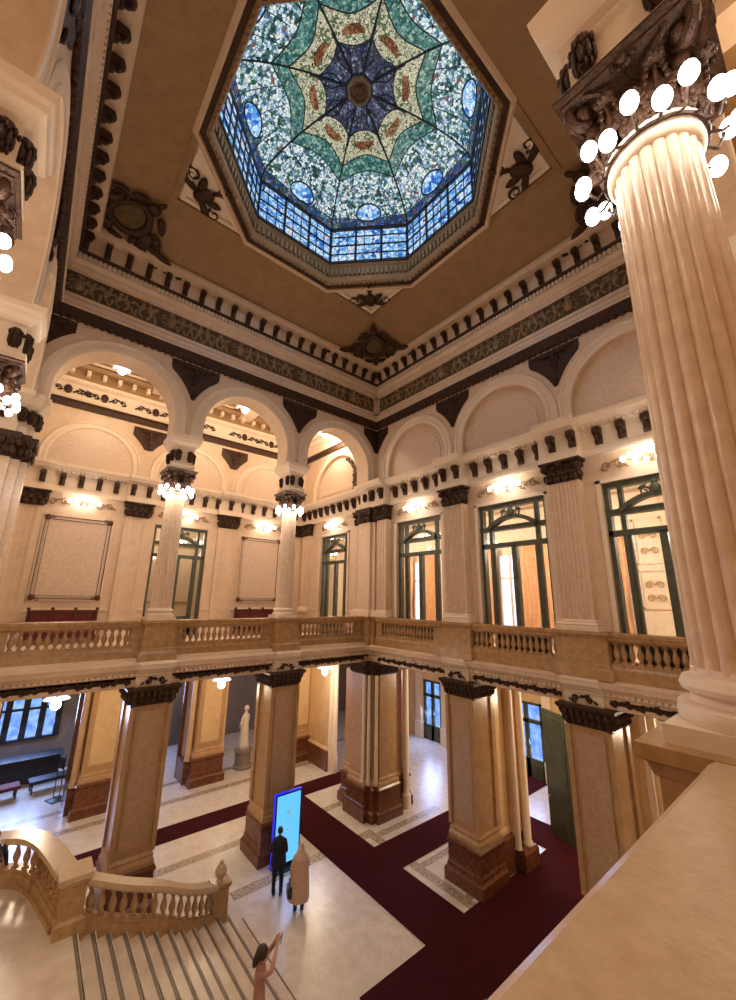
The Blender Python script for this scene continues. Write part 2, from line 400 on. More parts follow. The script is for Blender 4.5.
# ---- arcades of the other three sides
ARC = {}
for sd, nm in (('left', 'wall_left'), ('front', 'wall_front'), ('near', 'wall_near')):
    fr = SIDE[sd]; a = MB(fr); archwall(a, -.8 if sd != 'near' else 0, H+.8, arcsL, 14.1, ARC_ZS, 17.1, -.8, 0)
    a.box(0, H, -.8, 0, 17.1, 20.3); o = struct(nm, a, 'cream'); ARC[sd] = o
    b = MB(fr)
    for c, r in arcsL: archivolt(b, c, ARC_ZS, ARC_Z0, r, .42, .06); archivolt(b, c, ARC_ZS, ARC_Z0, r, .42, -.86, -.8)
    struct('archivolts', b, 'lightcream', o, 'auto')

# ---- mouldings running round the hall below the ceiling
def sq(prof, name, mat, parent=None):
    m = MB(); k = len(prof); vs = []
    for d, z in prof: vs += [(d, -d, z), (H-d, -d, z), (H-d, -HL+d, z), (d, -HL+d, z)]
    m.add(vs, [(4*i+j, 4*i+(j+1) % 4, 4*((i+1) % k)+(j+1) % 4, 4*((i+1) % k)+j) for i in range(k) for j in range(4)])
    return struct(name, m, mat, parent)
sq([(-.02, 17.08), (.05, 17.08), (.10, 17.12), (.16, 17.4), (.16, 17.44), (-.02, 17.44)], 'trim_2', 'bronze')
sq([(-.02, 17.44), (.20, 17.44), (.20, 17.52), (.13, 17.6), (.13, 17.74), (.08, 17.84), (-.02, 17.84)], 'trim_3', 'cream')
sq([(-.02, 18.84), (.10, 18.84), (.14, 18.94), (.14, 19.02), (.24, 19.14), (.24, 19.2), (-.02, 19.2)], 'trim_4', 'cream')
sq([(-.02, 19.2), (.20, 19.2), (.20, 19.38), (-.02, 19.38)], 'trim_5', 'cream')
sq([(-.02, 19.38), (.33, 19.38), (.36, 19.42), (.33, 19.47), (-.02, 19.47)], 'trim_6', 'bronze')
tr7 = sq([(-.02, 19.47), (.30, 19.47), (.34, 19.9), (.36, 20.0), (.70, 20.0), (.74, 20.12), (.74, 20.24), (.66, 20.3), (-.02, 20.3)], 'trim_7', 'cream')
# dark leafy edge under the dark band
sc_ = MB()
for sd in SIDE:
    f = SIDE[sd]; sc_.xf = f; n = 62
    for i in range(n): s = .1+(H-.2)*(i+.5)/n; sc_.ell((s, .06, 17.1), (.085, .07, .09))
struct('leaf_edge', sc_, 'bronze', tr7)
dn = MB()
for sd in SIDE:
    dn.xf = SIDE[sd]; n = 96
    for i in range(n): s = .2+(H-.4)*(i+.5)/n; dn.box(s-.045, s+.045, .2, .28, 19.22, 19.36)
struct('dentils', dn, 'lightcream', tr7)
# modillions: bronze consoles below the corona
mm = MB(); mm.box(-.13, .13, -.62, 0, .36, .45)
mm.poly([(0, 0)], 0, 0) if False else None
def console(mb, w, dp, h):
    """scrolled console, width w, projection dp, height h; hangs below z=h"""
    pr = [(0, 0), (-.10*dp/.4, .0), (-.16*dp/.4, h*.14), (-.12*dp/.4, h*.34), (-dp*.55, h*.5), (-dp*.95, h*.62), (-dp, h*.82), (-dp*.9, h), (0, h)]
    n = len(pr); vs = [(-w/2, y, z) for y, z in pr]+[(w/2, y, z) for y, z in pr]
    mb.add(vs, [(i, (i+1) % n, n+(i+1) % n, n+i) for i in range(n)]+[tuple(range(n)), tuple(range(2*n-1, n-1, -1))])
    mb.ell((0, -dp*.9, h*.75), (w*.58, dp*.2, h*.18)); mb.ell((0, -dp*.38, h*.18), (w*.56, dp*.2, h*.15)); mb.ell((0, -dp*.62, h*.42), (w*.3, dp*.3, h*.3))
cm = MB(); console(cm, .18, .34, .42); mod_me = cm.mesh('modillion', 'bronze')
for sd in SIDE:
    f = SIDE[sd]; n = 21
    for i in range(n):
        s = .62+(H-1.24)*i/(n-1); link('modillion', mod_me, tr7, f(s, .26, 19.5), ang(DIR[sd]))

# frieze panels with figures in relief
def figure(mb, s, z, k, lean, d=.02):
    mb.ell((s+lean*.2*k, d, z+.40*k), (.065*k, .05, .08*k)); mb.ell((s+lean*.1*k, d, z+.18*k), (.10*k, .06, .18*k), -lean*.5)
    for q in (-1, 1):
        mb.ell((s+q*.09*k-lean*.05, d, z-.10*k), (.05*k, .045, .20*k), q*.35+lean*.3)
        mb.ell((s+q*.17*k+lean*.1*k, d, z+.24*k), (.13*k, .04, .035*k), q*random.uniform(-.2, .9))
    if random.random() < .6: mb.ell((s-lean*.2*k, d-.01, z+.30*k), (.16*k, .03, .09*k), random.uniform(-.8, .8))
fz = {}
for sd in SIDE:
    f = SIDE[sd]; m = MB(f); m.box(.25, H-.25, -.02, .03, 17.94, 18.76); nm = 'frieze_panel'
    par = wr if sd == 'right' else ARC[sd]
    struct(nm, m, 'frieze', par)
    e = MB(f)
    for (a, b, c, d) in ((0, .25, 17.84, 18.84), (H-.25, H, 17.84, 18.84), (0, H, 17.84, 17.95), (0, H, 18.75, 18.84)): e.box(a, b, -.02, .08, c, d)
    struct('frieze_frame', e, 'cream', par)
    g = MB(f); s = .5; i = 0
    while s < H-.4:
        if i % 7 == 3:                       # a shield between volutes
            g.ell((s, .04, 18.36), (.17, .07, .25)); g.ell((s, .08, 18.36), (.10, .07, .16)); g.ell((s, .05, 18.64), (.12, .05, .06))
            for q in (-1, 1):
                g.spiral((s+q*.27, 18.48), .12, 1.3, pi/2, .05, .025, q); g.spiral((s+q*.25, 18.2), .1, 1.2, -pi/2, .05, .025, -q)
            s += .34
        else: figure(g, s, 18.28, random.uniform(.8, 1.0), random.uniform(-.8, .8))
        s += random.uniform(.30, .42); i += 1
    struct('frieze_relief', g, 'figure', par, True)

# spandrel ornaments: dark triangular fields with leaf relief
def spandrel(mb, half, zt, zb, R_, dc, zc, d=.0):
    """field between two arches centred dc either side (radius R_, centre height zc)"""
    L_ = []
    for i in range(11):
        t = i/10; z = zt+(zb-zt)*t; x = dc-math.sqrt(max(R_*R_-(z-zc)**2, 0))
        L_.append((max(.02, min(x, half)), z))
    pts = [(-x, z) for x, z in L_]+[(x, z) for x, z in reversed(L_)]
    mb.poly(pts, -d, -d-.03)
    for q in (-1, 1):
        mb.ell((q*half*.28, -d-.06, zt-.14), (half*.26, .05, .07), q*.15); mb.ell((q*half*.62, -d-.05, zt-.08), (half*.24, .04, .05), q*.1)
        mb.ell((q*.12, -d-.06, zt-.42), (.16, .05, .07), q*.9); mb.spiral((q*half*.42, zt-.22), .1, 1.2, pi/2, -d-.06, .022, q)
        mb.ell((q*.06, -d-.06, zt-.70), (.12, .04, .05), q*1.1)
    mb.ell((0, -d-.08, zt-.30), (.10, .07, .17)); mb.ell((0, -d-.07, zt-.62), (.06, .05, .20)); mb.ell((0, -d-.06, zb+.1), (.04, .04, .16))
spm = MB(); spandrel(spm, .86, 0, -1.38, 2.36, 2.24, 14.72-17.0); sp_me = spm.mesh('spandrel_ornament', 'bronze', False)
sph = MB(); spandrel(sph, .62, 0, -.95, 2.5, 2.5, 14.5-17.1)
sp2_me = sph.mesh('spandrel_ornament', 'bronze', False)
def orn(sd, s, me, label, z=17.0, d=.0, fr=None, DD=None):
    f = fr or SIDE[sd]; DD = DD or DIR[sd]
    o = link('spandrel_ornament', me, None, f(s, d+.005, z), ang(DD)); tag(o, label, 'ornament', 'bronze spandrel ornaments'); return o
orn('right', 4.86, sp_me, 'dark bronze leafy triangle between the first and second blind arches on the right')
orn('right', 9.17, sp_me, 'dark bronze leafy triangle between the blind arches beside the big fluted column')
orn('left', 4.52, sp_me, 'dark bronze leafy triangle between middle arch and the corner arch of the left arcade')
orn('left', 8.97, sp_me, 'dark bronze leafy triangle between the largest left arch and the middle arch')
orn('front', 4.5, sp_me, 'dark leafy triangle on the near left wall seen edge on, low one')
orn('front', 9.0, sp_me, 'dark leafy triangle on the near left wall at the top edge')
# half spandrels in the corners
def halfsp(sd, s, q, label):
    m = MB(); L_ = []
    for i in range(11):
        t = i/10; z = -1.2*t; x = 2.27-math.sqrt(max(2.38**2-(z+17.0-ARC_ZS)**2, 0)); L_.append((q*max(.05, min(x, .86)), z))
    m.poly([(q*.01, 0)]+L_+[(q*.01, -1.2)], 0, -.03)
    m.ell((q*.36, -.06, -.16), (.2, .05, .1), q*.1); m.ell((q*.24, -.06, -.42), (.10, .05, .2), q*.1); m.ell((q*.55, -.05, -.08), (.2, .04, .05)); m.ell((q*.2, -.05, -.8), (.05, .04, .2))
    o = m.build('spandrel_ornament', 'bronze'); o.location = SIDE[sd](s, .005, 17.0); o.rotation_euler = (0, 0, ang(DIR[sd]))
    tag(o, label, 'ornament', 'bronze spandrel ornaments')
halfsp('right', 0, 1, 'half triangle of dark leaves right of the room corner above the corner pier')
halfsp('left', 0, -1, 'half triangle of dark leaves left of the room corner above the corner pier')
halfsp('left', H, 1, 'half triangle of dark leaves at the far left end of the left arcade')

# ---- ceiling: sloping cove, square frame, octagon, corner triangles
cv = MB(); vs = []
for (x0, x1, y0, y1, z) in ((.66, H-.66, -HL+.66, -.66, 20.28), (C0-4.22, C0+4.22, -C0-4.22, -C0+4.22, 21.06), (C0-4.22, C0+4.22, -C0-4.22, -C0+4.22, 21.2), (-.5, H+.5, -HL-.5, .5, 21.2), (-.5, H+.5, -HL-.5, .5, 20.28)):
    vs += [(x0, y0, z), (x1, y0, z), (x1, y1, z), (x0, y1, z)]
cv.add(vs, [(4*i+j, 4*i+(j+1) % 4, 4*((i+1) % 5)+(j+1) % 4, 4*((i+1) % 5)+j) for i in range(5) for j in range(4)])
ceil = struct('ceiling', cv, 'ceil')
tri = MB()
T1 = 4.22
for qx in (-1, 1):
    for qy in (-1, 1):
        b = 4.22*math.tan(pi/8)
        p = [(C0+qx*T1, -C0+qy*T1), (C0+qx*b, -C0+qy*T1), (C0+qx*T1, -C0+qy*b)]
        tri.add([(x, y, 21.12) for x, y in p]+[(x, y, 21.3) for x, y in p], [(0, 1, 2), (5, 4, 3), (0, 3, 4, 1), (1, 4, 5, 2), (2, 5, 3, 0)])
struct('corner_field', tri, 'lightcream', ceil)
def triframe(mb, q, ins, wd, z0, z1):
    qx, qy = q; b = 4.22*math.tan(pi/8)
    P = [Vector((C0+qx*T1, -C0+qy*T1)), Vector((C0+qx*b, -C0+qy*T1)), Vector((C0+qx*T1, -C0+qy*b))]
    cen = (P[0]+P[1]+P[2])/3; inr = (P[0]-P[1]).length*(1-.7071)
    def off(o): k = 1-o/inr; return [cen+(p-cen)*k for p in P]
    A, B = off(ins), off(ins+wd)
    vs = [(p.x, p.y, z) for z in (z0, z1) for ring_ in (A, B) for p in ring_]; fs = []
    for i in range(3):
        k = (i+1) % 3; fs += [(i, k, 3+k, 3+i), (6+i, 6+k, 9+k, 9+i), (i, k, 6+k, 6+i), (3+i, 3+k, 9+k, 9+i)]
    mb.add(vs, fs); return cen
fr1 = MB(); fr2 = MB(); lab = {(-1, 1): 'above the far room corner', (-1, -1): 'at the left of the skylight', (1, 1): 'at the right of the skylight', (1, -1): 'on the near side of the skylight'}
for q in lab:
    triframe(fr1, q, -.06, .16, 21.0, 21.13); cen = triframe(fr2, q, .14, .13, 21.03, 21.13)
    o = MB(); dx = Vector((q[0], q[1], 0)).normalized(); tx = Vector((-dx.y, dx.x, 0))
    def tf(x, y, z, cen=cen, dx=dx, tx=tx):
        x *= 1.6; z *= -1.6; z += .12; y *= 1.3
        return (cen.x+tx.x*x+dx.x*z, cen.y+tx.y*x+dx.y*z, 21.10-y)
    o.xf = tf
    for k in (-1, 1):
        o.ell((k*.32, .03, -.16), (.26, .05, .08), -k*.2); o.ell((k*.2, .04, .08), (.18, .05, .08), k*.8); o.ell((k*.62, .03, -.26), (.2, .04, .05), -k*.1); o.spiral((k*.42, .0), .13, 1.3, 0, .04, .03, k)
        o.ell((k*.08, .03, .40), (.12, .04, .05), k*1.1)
    o.ell((0, .06, 0), (.16, .09, .22)); o.ell((0, .04, .38), (.06, .05, .22))
    ob = o.build('ceiling_ornament', 'bronze', None, True); tag(ob, 'dark foliage relief in the triangular ceiling panel '+lab[q], 'ornament', 'bronze foliage in the ceiling triangles')
struct('outer_frame', fr1, 'ceil', ceil); struct('inner_frame', fr2, 'lightcream', ceil)
# octagonal ring round the skylight
oc = lambda pr, nm, mt: struct(nm, MB().ring(pr, C0, -C0, 8, pi/8), mt, ceil)
oc([(4.32, 21.0), (4.36, 21.12), (4.2, 21.2), (4.17, 21.2), (4.17, 21.02), (4.24, 20.96)], 'octagon_moulding', 'cream')
oc([(4.18, 21.04), (4.18, 21.25), (3.98, 21.25), (3.98, 21.10)], 'octagon_leaf_band', 'bronze')
oc([(3.99, 21.06), (4.2, 21.3), (4.2, 22.05), (3.84, 22.05), (3.84, 21.9), (3.90, 21.8), (3.92, 21.4), (3.86, 21.3), (3.86, 21.12), (3.90, 21.06)], 'octagon_inner_moulding', 'ceil')
dn = MB()
for k in range(8):
    a = pi/4*k; n = 17; L_ = 3.9*math.tan(pi/8)*2
    for i in range(n):
        t = (i+.5)/n*L_-L_/2; dn.xf = lambda x, y, z, a=a: (C0+cos(a)*x-sin(a)*y, -C0+sin(a)*x+cos(a)*y, z)
        dn.ell((3.94, t, 21.05), (.055, .06, .06), 0, 6, 4)
        dn.box(3.83, 3.95, t*.98-.05, t*.98+.05, 21.42, 21.74)
struct('octagon_beads', dn, 'figure', ceil)
# lid above the dome so only the glass lets light in
# ---- stained glass dome
dome = thing('stained_glass_dome', 'octagonal stained glass dome in the ceiling with blue side lights and dark round centre', 'skylight', (C0, -C0, 21.45))
RD, ZD, HD = 3.85, 2.3, 1.30
def dp(t, a, flat=True):
    """point of the dome: t in degrees of elevation, a azimuth"""
    ap = RD*cos(R(t)); k = round(a/(pi/4)); da = a-k*pi/4; r = ap/cos(da)
    return (r*cos(a), r*sin(a), ZD+HD*sin(R(t)))
def dpatch(t0, t1, nt, mat, nm, b0=0, b1=0, off=0):
    for k in range(8):
        a0 = k*pi/4-pi/8; m = MB(); vs = []; na = 12
        for j in range(nt+1):
            for i in range(na+1):
                a = a0+pi/4*i/na; a = min(max(a, a0+1e-4), a0+pi/4-1e-4); u = sin(pi*i/na); ta, tb = t0+b0*u, t1+b1*u; p = dp(ta+(tb-ta)*j/nt, a)
                s = 1+off; vs.append((p[0]*s, p[1]*s, p[2]+off))
        fs = [(j*(na+1)+i, j*(na+1)+i+1, (j+1)*(na+1)+i+1, (j+1)*(na+1)+i) for j in range(nt) for i in range(na)]
        m.add(vs, fs); m.build(nm, mat, dome)
dpatch(0, 17, 4, 'g_band', 'flower_band', 0, -3); dpatch(17, 47, 8, 'g_lobe', 'garland_panel', -3, 5); dpatch(47, 56, 3, 'g_green', 'green_band', 5, 5)
dpatch(56, 71, 4, 'g_cream', 'cream_panel', 5, 2); dpatch(71, 84, 3, 'g_purple', 'violet_panel', 2, 0)
lead = MB()
for k in range(8):
    a0 = k*pi/4-pi/8
    lead.tube([dp(t, a0+1e-4) for t in range(0, 85, 4)], .035, 5)
    for q in ((0, .03),): pass
    for i in range(1, 4): lead.tube([dp(t, a0+pi/4*i/4) for t in range(0, 58 if i != 2 else 50, 6)], .014, 4)
    for t, w_, bu in ((0, .05, 0), (17, .010, -3), (24, .009, 3), (35, .009, 4), (47, .022, 5), (56, .022, 5), (71, .016, 2), (84, .05, 0)):
        lead.tube([dp(t+bu*sin(pi*i/12), min(a0+pi/4*i/12+1e-4, a0+pi/4-1e-4)) for i in range(13)], w_, 4)
lead.build('lead_cames', 'lead', dome)
for k in range(8):
    ac = k*pi/4
    m = MB(); vs = [dp(68, ac)]; n = 16                       # orange shell
    for i in range(n+1):
        q = pi*i/n; vs.append(tuple(Vector(dp(68-4.2*sin(q), ac+.24*cos(q)))*1))
    vs2 = [(x*.985, y*.985, z-.05) for x, y, z in vs]
    m.add(vs2, [tuple([0]+list(range(1, n+2)))]); m.build('shell', 'g_shell', dome)
    m = MB(); vs = []; 
    for i in range(20): q = 2*pi*i/20; p = dp(19+9*sin(q), ac+.13*cos(q)); vs.append((p[0]*.985, p[1]*.985, p[2]-.03))
    m.add(vs, [tuple(range(20))]); m.build('medallion', 'g_drum', dome)
    m = MB(); b = [dp(19+9.6*sin(2*pi*i/20), ac+.14*cos(2*pi*i/20)) for i in range(21)]; m.tube([(x*.985, y*.985, z-.03) for x, y, z in b], .03, 4); m.build('medallion_came', 'lead', dome)
# drum side lights
for k in range(8):
    a = k*pi/4; xf = lambda x, y, z, a=a: (cos(a)*x-sin(a)*y, sin(a)*x+cos(a)*y, z)
    hw = RD*math.tan(pi/8); g = MB(xf)
    g.box(RD, RD+.03, -hw, hw, .5, ZD); g.build('side_light', 'g_drum', dome)
    m = MB(xf)
    for i in range(10):
        y = -hw+2*hw*i/9; w_ = .045 if i % 3 == 0 else .009; m.box(RD-.05, RD+.02, y-w_, y+w_, .5, ZD)
    for z, w_ in ((.55, .06), (.95, .012), (1.38, .02), (1.82, .012), (2.2, .06)): m.box(RD-.05, RD+.02, -hw, hw, z-w_, z+w_)
    m.build('side_light_frame', 'lead', dome)
# oculus boss
m = MB(); m.ring([(.42, 3.58), (.38, 3.50), (.30, 3.48), (.28, 3.58), (.30, 3.66), (.42, 3.66)], 0, 0, 8, pi/8); m.build('oculus_ring', 'figure', dome)
m = MB(); m.ring([(.001, 3.60), (.32, 3.60), (.32, 3.68), (.001, 3.68)], 0, 0, 8, pi/8); m.ell((0, 0, 3.56), (.16, .16, .08)); m.build('oculus_cap', 'red', dome)
m = MB()
for k in range(8):
    a = k*pi/4+pi/8
    P = [dp(t, a-1e-4) for t in (66, 70, 74, 78, 82)]; m.tube([(x*.97, y*.97, z-.05) for x, y, z in P], .05, 6, .03)
    for s_ in (-1, 1):
        P = [dp(t, a+s_*b_) for t, b_ in ((70, .02), (73, .15), (76, .22), (80, .1), (83, .02))]; m.tube([(x*.97, y*.97, z-.04) for x, y, z in P], .02, 5)
m.build('oculus_tracery', 'lead', dome)
# roof void closed above the dome
cl = MB(); cl.box(-9, 22, -22, 9, 26.2, 26.4); cl.box(-9, 22, 1, 1.3, 20.3, 26.4); cl.box(-1.3, -1, -22, 1, 21.1, 26.4); cl.box(14.6, 14.9, -22, 1, 21.1, 26.4); cl.box(-9, 22, -14.9, -14.6, 21.1, 26.4)
struct('roof', cl, 'plaster')

# corner cartouches on the cove
def cartouche(q, label):
    m = MB(); m2 = MB(); dx = Vector((q[0], q[1], 0)).normalized(); tx = Vector((-dx.y, dx.x, 0))*q[0]*q[1]
    c = Vector((C0+q[0]*5.2, -C0+q[1]*5.2, 20.60)); upv = (-dx*2.44*1.414+Vector((0, 0, .78))).normalized()   # up the slope = inwards
    nrm = Vector((-dx.x*0-0, 0, 0)); nrm = tx.cross(upv).normalized()
    if nrm.z > 0: nrm = -nrm
    xf = lambda x, y, z: tuple(c+tx*x*1.45+upv*z*1.3+nrm*(-y+.02)-Vector((0, 0, .43*abs(x))))
    m.xf = xf; m2.xf = xf
    m.tube([(.36*cos(i*pi/12), -.06, .44*sin(i*pi/12)) for i in range(25)], .09, 7)
    m2.ell((0, -.02, 0), (.33, .10, .40), 0, 16, 8)
    for k in (-1, 1):
        m.spiral((k*.62, .22), .22, 1.6, pi, -.08, .06, -k); m.spiral((k*.60, -.30), .22, 1.6, pi, -.08, .06, k)
        m.spiral((k*.98, -.05), .16, 1.4, 0, -.07, .05, k)
        m.ell((k*.52, -.10, -.02), (.16, .10, .26), k*.3); m.ell((k*.95, -.08, .22), (.28, .08, .09), k*.5)
        m.ell((k*1.25, -.06, .25), (.14, .06, .07), k*.9); m.ell((k*1.32, -.06, .05), (.13, .06, .09)); m.ell((k*1.2, -.06, -.18), (.16, .06, .08), -k*.5)
        m.ell((k*.35, -.09, .58), (.2, .09, .10), -k*.6); m.ell((k*.30, -.08, -.62), (.2, .08, .10), k*.6); m.ell((k*.75, -.07, -.55), (.2, .06, .08), -k*.3)
        m.ell((k*1.45, -.05, .40), (.07, .05, .12), 0)
    m.ell((0, -.1, .62), (.15, .12, .16)); m.ell((0, -.08, .84), (.07, .07, .12)); m.ell((0, -.1, -.64), (.14, .1, .18)); m.ell((0, -.08, -.9), (.07, .06, .14))
    t = thing('cartouche', label, 'ornament', (0, 0, 0), 0, 'bronze cartouches in the ceiling corners')
    m.build('scrollwork', 'bronze', t, True); m2.build('medallion', 'frieze', t, True)
cartouche((-1, 1), 'dark bronze cartouche in the ceiling corner above the far corner pier')
cartouche((-1, -1), 'dark bronze cartouche in the left ceiling corner beside the tan cove')
cartouche((1, 1), 'dark bronze cartouche in the right ceiling corner beside the lit bulbs of the big column')
cartouche((1, -1), 'dark bronze cartouche in the near ceiling corner')

# ================================================================== GALLERIES BEHIND THE ARCADES
ENT = [(0, 12.88), (.14, 12.88), (.14, 12.96), (.10, 13.1), (.06, 13.14), (.06, 13.72), (.12, 13.76), (.20, 13.8), (.30, 13.84), (.36, 13.92), (.42, 13.98), (.42, 14.12), (0, 14.12)]
def shift(p, k): return [((d+k) if d > 0 else d, z) for d, z in p]
cm = MB(); console(cm, .2, .26, .5); br_me = cm.mesh('bracket', 'bronze')
def entablature(fr, DD, s0, s1, piers, pw, parent, off=0, nb=None, proj=.34):
    m = MB(fr); m.run(shift(ENT, off), s0, s1)
    for c in piers: m.run(shift(ENT, off+proj), c-pw, c+pw)
    e = m.build('entablature', 'lightcream', parent)
    d_ = MB(fr); n = int((s1-s0)/.16)
    for i in range(n): s = s0+(i+.5)*(s1-s0)/n; d_.box(s-.045, s+.045, off+.1, off+.26, 13.75, 13.83)
    d_.build('dentils', 'lightcream', parent)
    n = nb or int((s1-s0)/.66); 
    for i in range(n):
        s = s0+(i+.5)*(s1-s0)/n; o = off+.06
        for c in piers:
            if abs(s-c) < pw+.02: o = off+.06+proj
        b = link('bracket', br_me, parent, fr(s, o, 13.19), ang(DD))
    return e
def rinceau(mb, s0, s1, z, h, d, w=.022):
    n = max(2, int((s1-s0)/(h*1.5))); st = (s1-s0)/n
    for i in range(n):
        s = s0+(i+.5)*st; q = 1 if i % 2 else -1
        mb.spiral((s, z), h*.42, 1.3, q*pi/2, d, w, q, 5); mb.ell((s-st*.35, d, z+q*h*.28), (st*.26, .03, h*.12), q*.6, 6, 4)
        mb.ell((s+st*.4, d, z-q*h*.22), (st*.2, .03, h*.13), -q*.7, 6, 4); mb.ell((s, d+.01, z), (h*.15, .04, h*.15), 0, 6, 4)
gal_back = {}
def capital_flat(w, dpth, h, n=4):
    """bronze composite capital of a pilaster: centred in x, back at y=0, front at -dpth"""
    m = MB(); m.box(-w*.40, w*.40, -dpth*.75, 0, 0, h)
    m.rmould([(0, h*.86), (.05, h*.9), (.06, h)], -w*.48, w*.48, -dpth*1.0, 0)
    for i in range(n):
        x = (-.5+(i+.5)/n)*w*.84
        m.ell((x, -dpth*.85, h*.2), (w*.42/n, .06, h*.22)); m.ell((x, -dpth*.98, h*.36), (w*.30/n, .06, h*.09))
        m.ell((x+w*.42/n, -dpth*.85, h*.48), (w*.36/n, .06, h*.20)); m.ell((x+w*.42/n, -dpth*.98, h*.62), (w*.26/n, .06, h*.07))
    for q in (-1, 1):
        m.spiral((q*w*.42, h*.72), h*.17, 1.5, pi/2, -dpth*.98, .035, q); m.ell((q*w*.42, -dpth*.98, h*.72), (h*.1, .07, h*.1))
        m.ell((q*w*.46, -dpth*.5, h*.70), (.05, dpth*.5, h*.14)); m.ell((q*w*.44, -dpth*.5, h*.3), (.05, dpth*.4, h*.2))
    m.ell((0, -dpth, h*.84), (w*.09, .06, h*.12)); return m
def pilaster_shaft(w, dpth, z0, z1, flutes=7):
    """fluted pilaster shaft: front at -dpth"""
    pts = [(-w/2, 0), (-w/2, -dpth)]; fw_ = w*.86/flutes; x = -w*.43
    for i in range(flutes):
        g = fw_*.30
        pts += [(x+g/2, -dpth), (x+g/2+fw_*.12, -dpth+.03), (x+fw_*.5, -dpth+.045), (x+fw_-g/2-fw_*.12, -dpth+.03), (x+fw_-g/2, -dpth)]; x += fw_
    pts += [(w/2, -dpth), (w/2, 0)]; n = len(pts); m = MB()
    vs = [(x, y, z0) for x, y in pts]+[(x, y, z1) for x, y in pts]
    m.add(vs, [(i, (i+1) % n, n+(i+1) % n, n+i) for i in range(n)]+[tuple(range(n)), tuple(range(2*n-1, n-1, -1))]); return m
BASEP = [(.10, 0), (.10, .10), (.07, .12), (.09, .17), (.04, .22), (.05, .26), (.0, .30)]
def make_pilaster(name, label, loc, rz, w, dpth, h, mat='shaft', capw=None, caph=.68, group='pilasters of the gallery', flutes=7):
    t = thing(name, label, 'pilaster', loc, rz, group)
    b = MB(); b.rmould(BASEP, -w/2, w/2, -dpth, .02); b.build('base', 'lightcream', t)
    pilaster_shaft(w, dpth, .28, h-caph, flutes).build('shaft', mat, t)
    c_ = capital_flat(capw or w*1.22, dpth+.1, caph); c_.v = [(x, y, z+h-caph) for x, y, z in c_.v]; c_.build('capital', 'bronze', t, 'auto'); return t

def bulb_cluster_wall(label, loc, rz, group='scroll lamps above the gallery bays', k=1.0):
    t = thing('wall_light', label, 'wall light', loc, rz, group)
    m = MB(); rinceau(m, -1.2*k, -.5*k, 0, .34, -.06, .026); rinceau(m, .5*k, 1.2*k, 0, .34, -.06, .026)
    m.tube([(x*.1*k, -.10, .05*sin(x*.9)) for x in range(-6, 7)], .02, 5); m.ell((0, -.08, 0), (.16, .07, .12)); m.build('bracket_scroll', 'gild', t)
    for i, (x, z) in enumerate(((-.55, .04), (-.36, .13), (-.18, .19), (0, .22), (.18, .19), (.36, .13), (.55, .04), (-.26, -.08), (0, -.10), (.26, -.08))):
        link('bulb', bulb_me, t, (x*k, -.24, z))
    point('lamp', Vector(loc)+Matrix.Rotation(rz, 3, 'Z') @ Vector((0, -.95, -.1)), P_WALL, WHITE, .2)
    return t
bm_ = MB(); bm_.ell((0, 0, 0), (.062, .062, .085), 0, 14, 9); bulb_me = bm_.mesh('bulb', 'bulb', True)

BACK = {'left': (F((-GD, 0), (0, -1), (1, 0)), (1, 0)), 'front': (F((0, -H-GD), (1, 0), (0, 1)), (0, 1)), 'near': (F((H+GD, 0), (0, -1), (-1, 0)), (-1, 0))}
names = {'left': 'left gallery', 'front': 'near left gallery', 'near': 'viewer side gallery'}
def double_frame(mb, w, h, d=0):
    for (o, t_) in ((0, .045), (.14, .035)):
        a, b = w/2-o, h/2-o
        for (x0, x1, z0, z1) in ((-a, a, b-t_, b), (-a, a, -b, -b+t_), (-a, -a+t_, -b, b), (a-t_, a, -b, b)): mb.box(x0, x1, d-.05, d, z0, z1)
# a window in a wall: frame, transoms, stiles, pediment and glass
def make_window(n, loc, rz, w=2.6, h=5.2, label=None):
    t = bpy.data.objects.new('window_%d' % n, None); COL.objects.link(t); t.location = loc; t.rotation_euler = (0, 0, rz); t['kind'] = 'structure'
    if label: t['label'] = label
    W = w/2; fm = MB()
    for q in (-1, 1):
        fm.box(q*W-(.12 if q > 0 else 0), q*W+(.12 if q < 0 else 0), -.10, .12, 0, h)
        fm.box(q*W*.68-.06, q*W*.68+.06, -.08, .08, 0, h)
    fm.box(-W, W, -.12, .12, h-.14, h); fm.box(-W, W, -.12, .10, 4.30, 4.46); fm.box(-W, W, -.10, .10, 3.70, 3.86); fm.box(-W, W, -.08, .1, 0, .35)
    fm.box(-W, W, -.15, .0, 4.40, 4.46); fm.build('window_frame', 'green', t)
    st = MB(); st.box(-.09, .09, -.10, .08, .3, 3.75)
    for q in (-1, 1):
        st.box(q*W*.60-.03, q*W*.60+.03, -.06, .06, .3, 3.75)
    st.box(-W*.62, W*.62, -.06, .06, .3, .9); st.build('door_stile', 'green', t)
    p = MB(); n_ = 14; arc = [(W*.72*(-1+2*i/n_), 4.46+.36*(1-(-1+2*i/n_)**2)) for i in range(n_+1)]
    p.poly([(x, z) for x, z in arc]+[(x*.94, z-.13) for x, z in reversed(arc)], -.22, .04)
    p.ell((0, -.16, 4.86), (.15, .10, .20)); p.spiral((-.24, 4.84), .13, 1.4, 0, -.16, .035, 1); p.spiral((.24, 4.84), .13, 1.4, pi, -.16, .035, -1)
    p.ell((0, -.16, 5.06), (.08, .07, .08)); p.ell((-.3, -.15, 4.98), (.12, .05, .05), .5); p.ell((.3, -.15, 4.98), (.12, .05, .05), -.5)
    p.build('pediment', 'green', t, 'auto')
    g = MB(); g.box(-W+.05, W-.05, .0, .012, .3, h-.1); g.build('pane', 'glass', t)
    return t

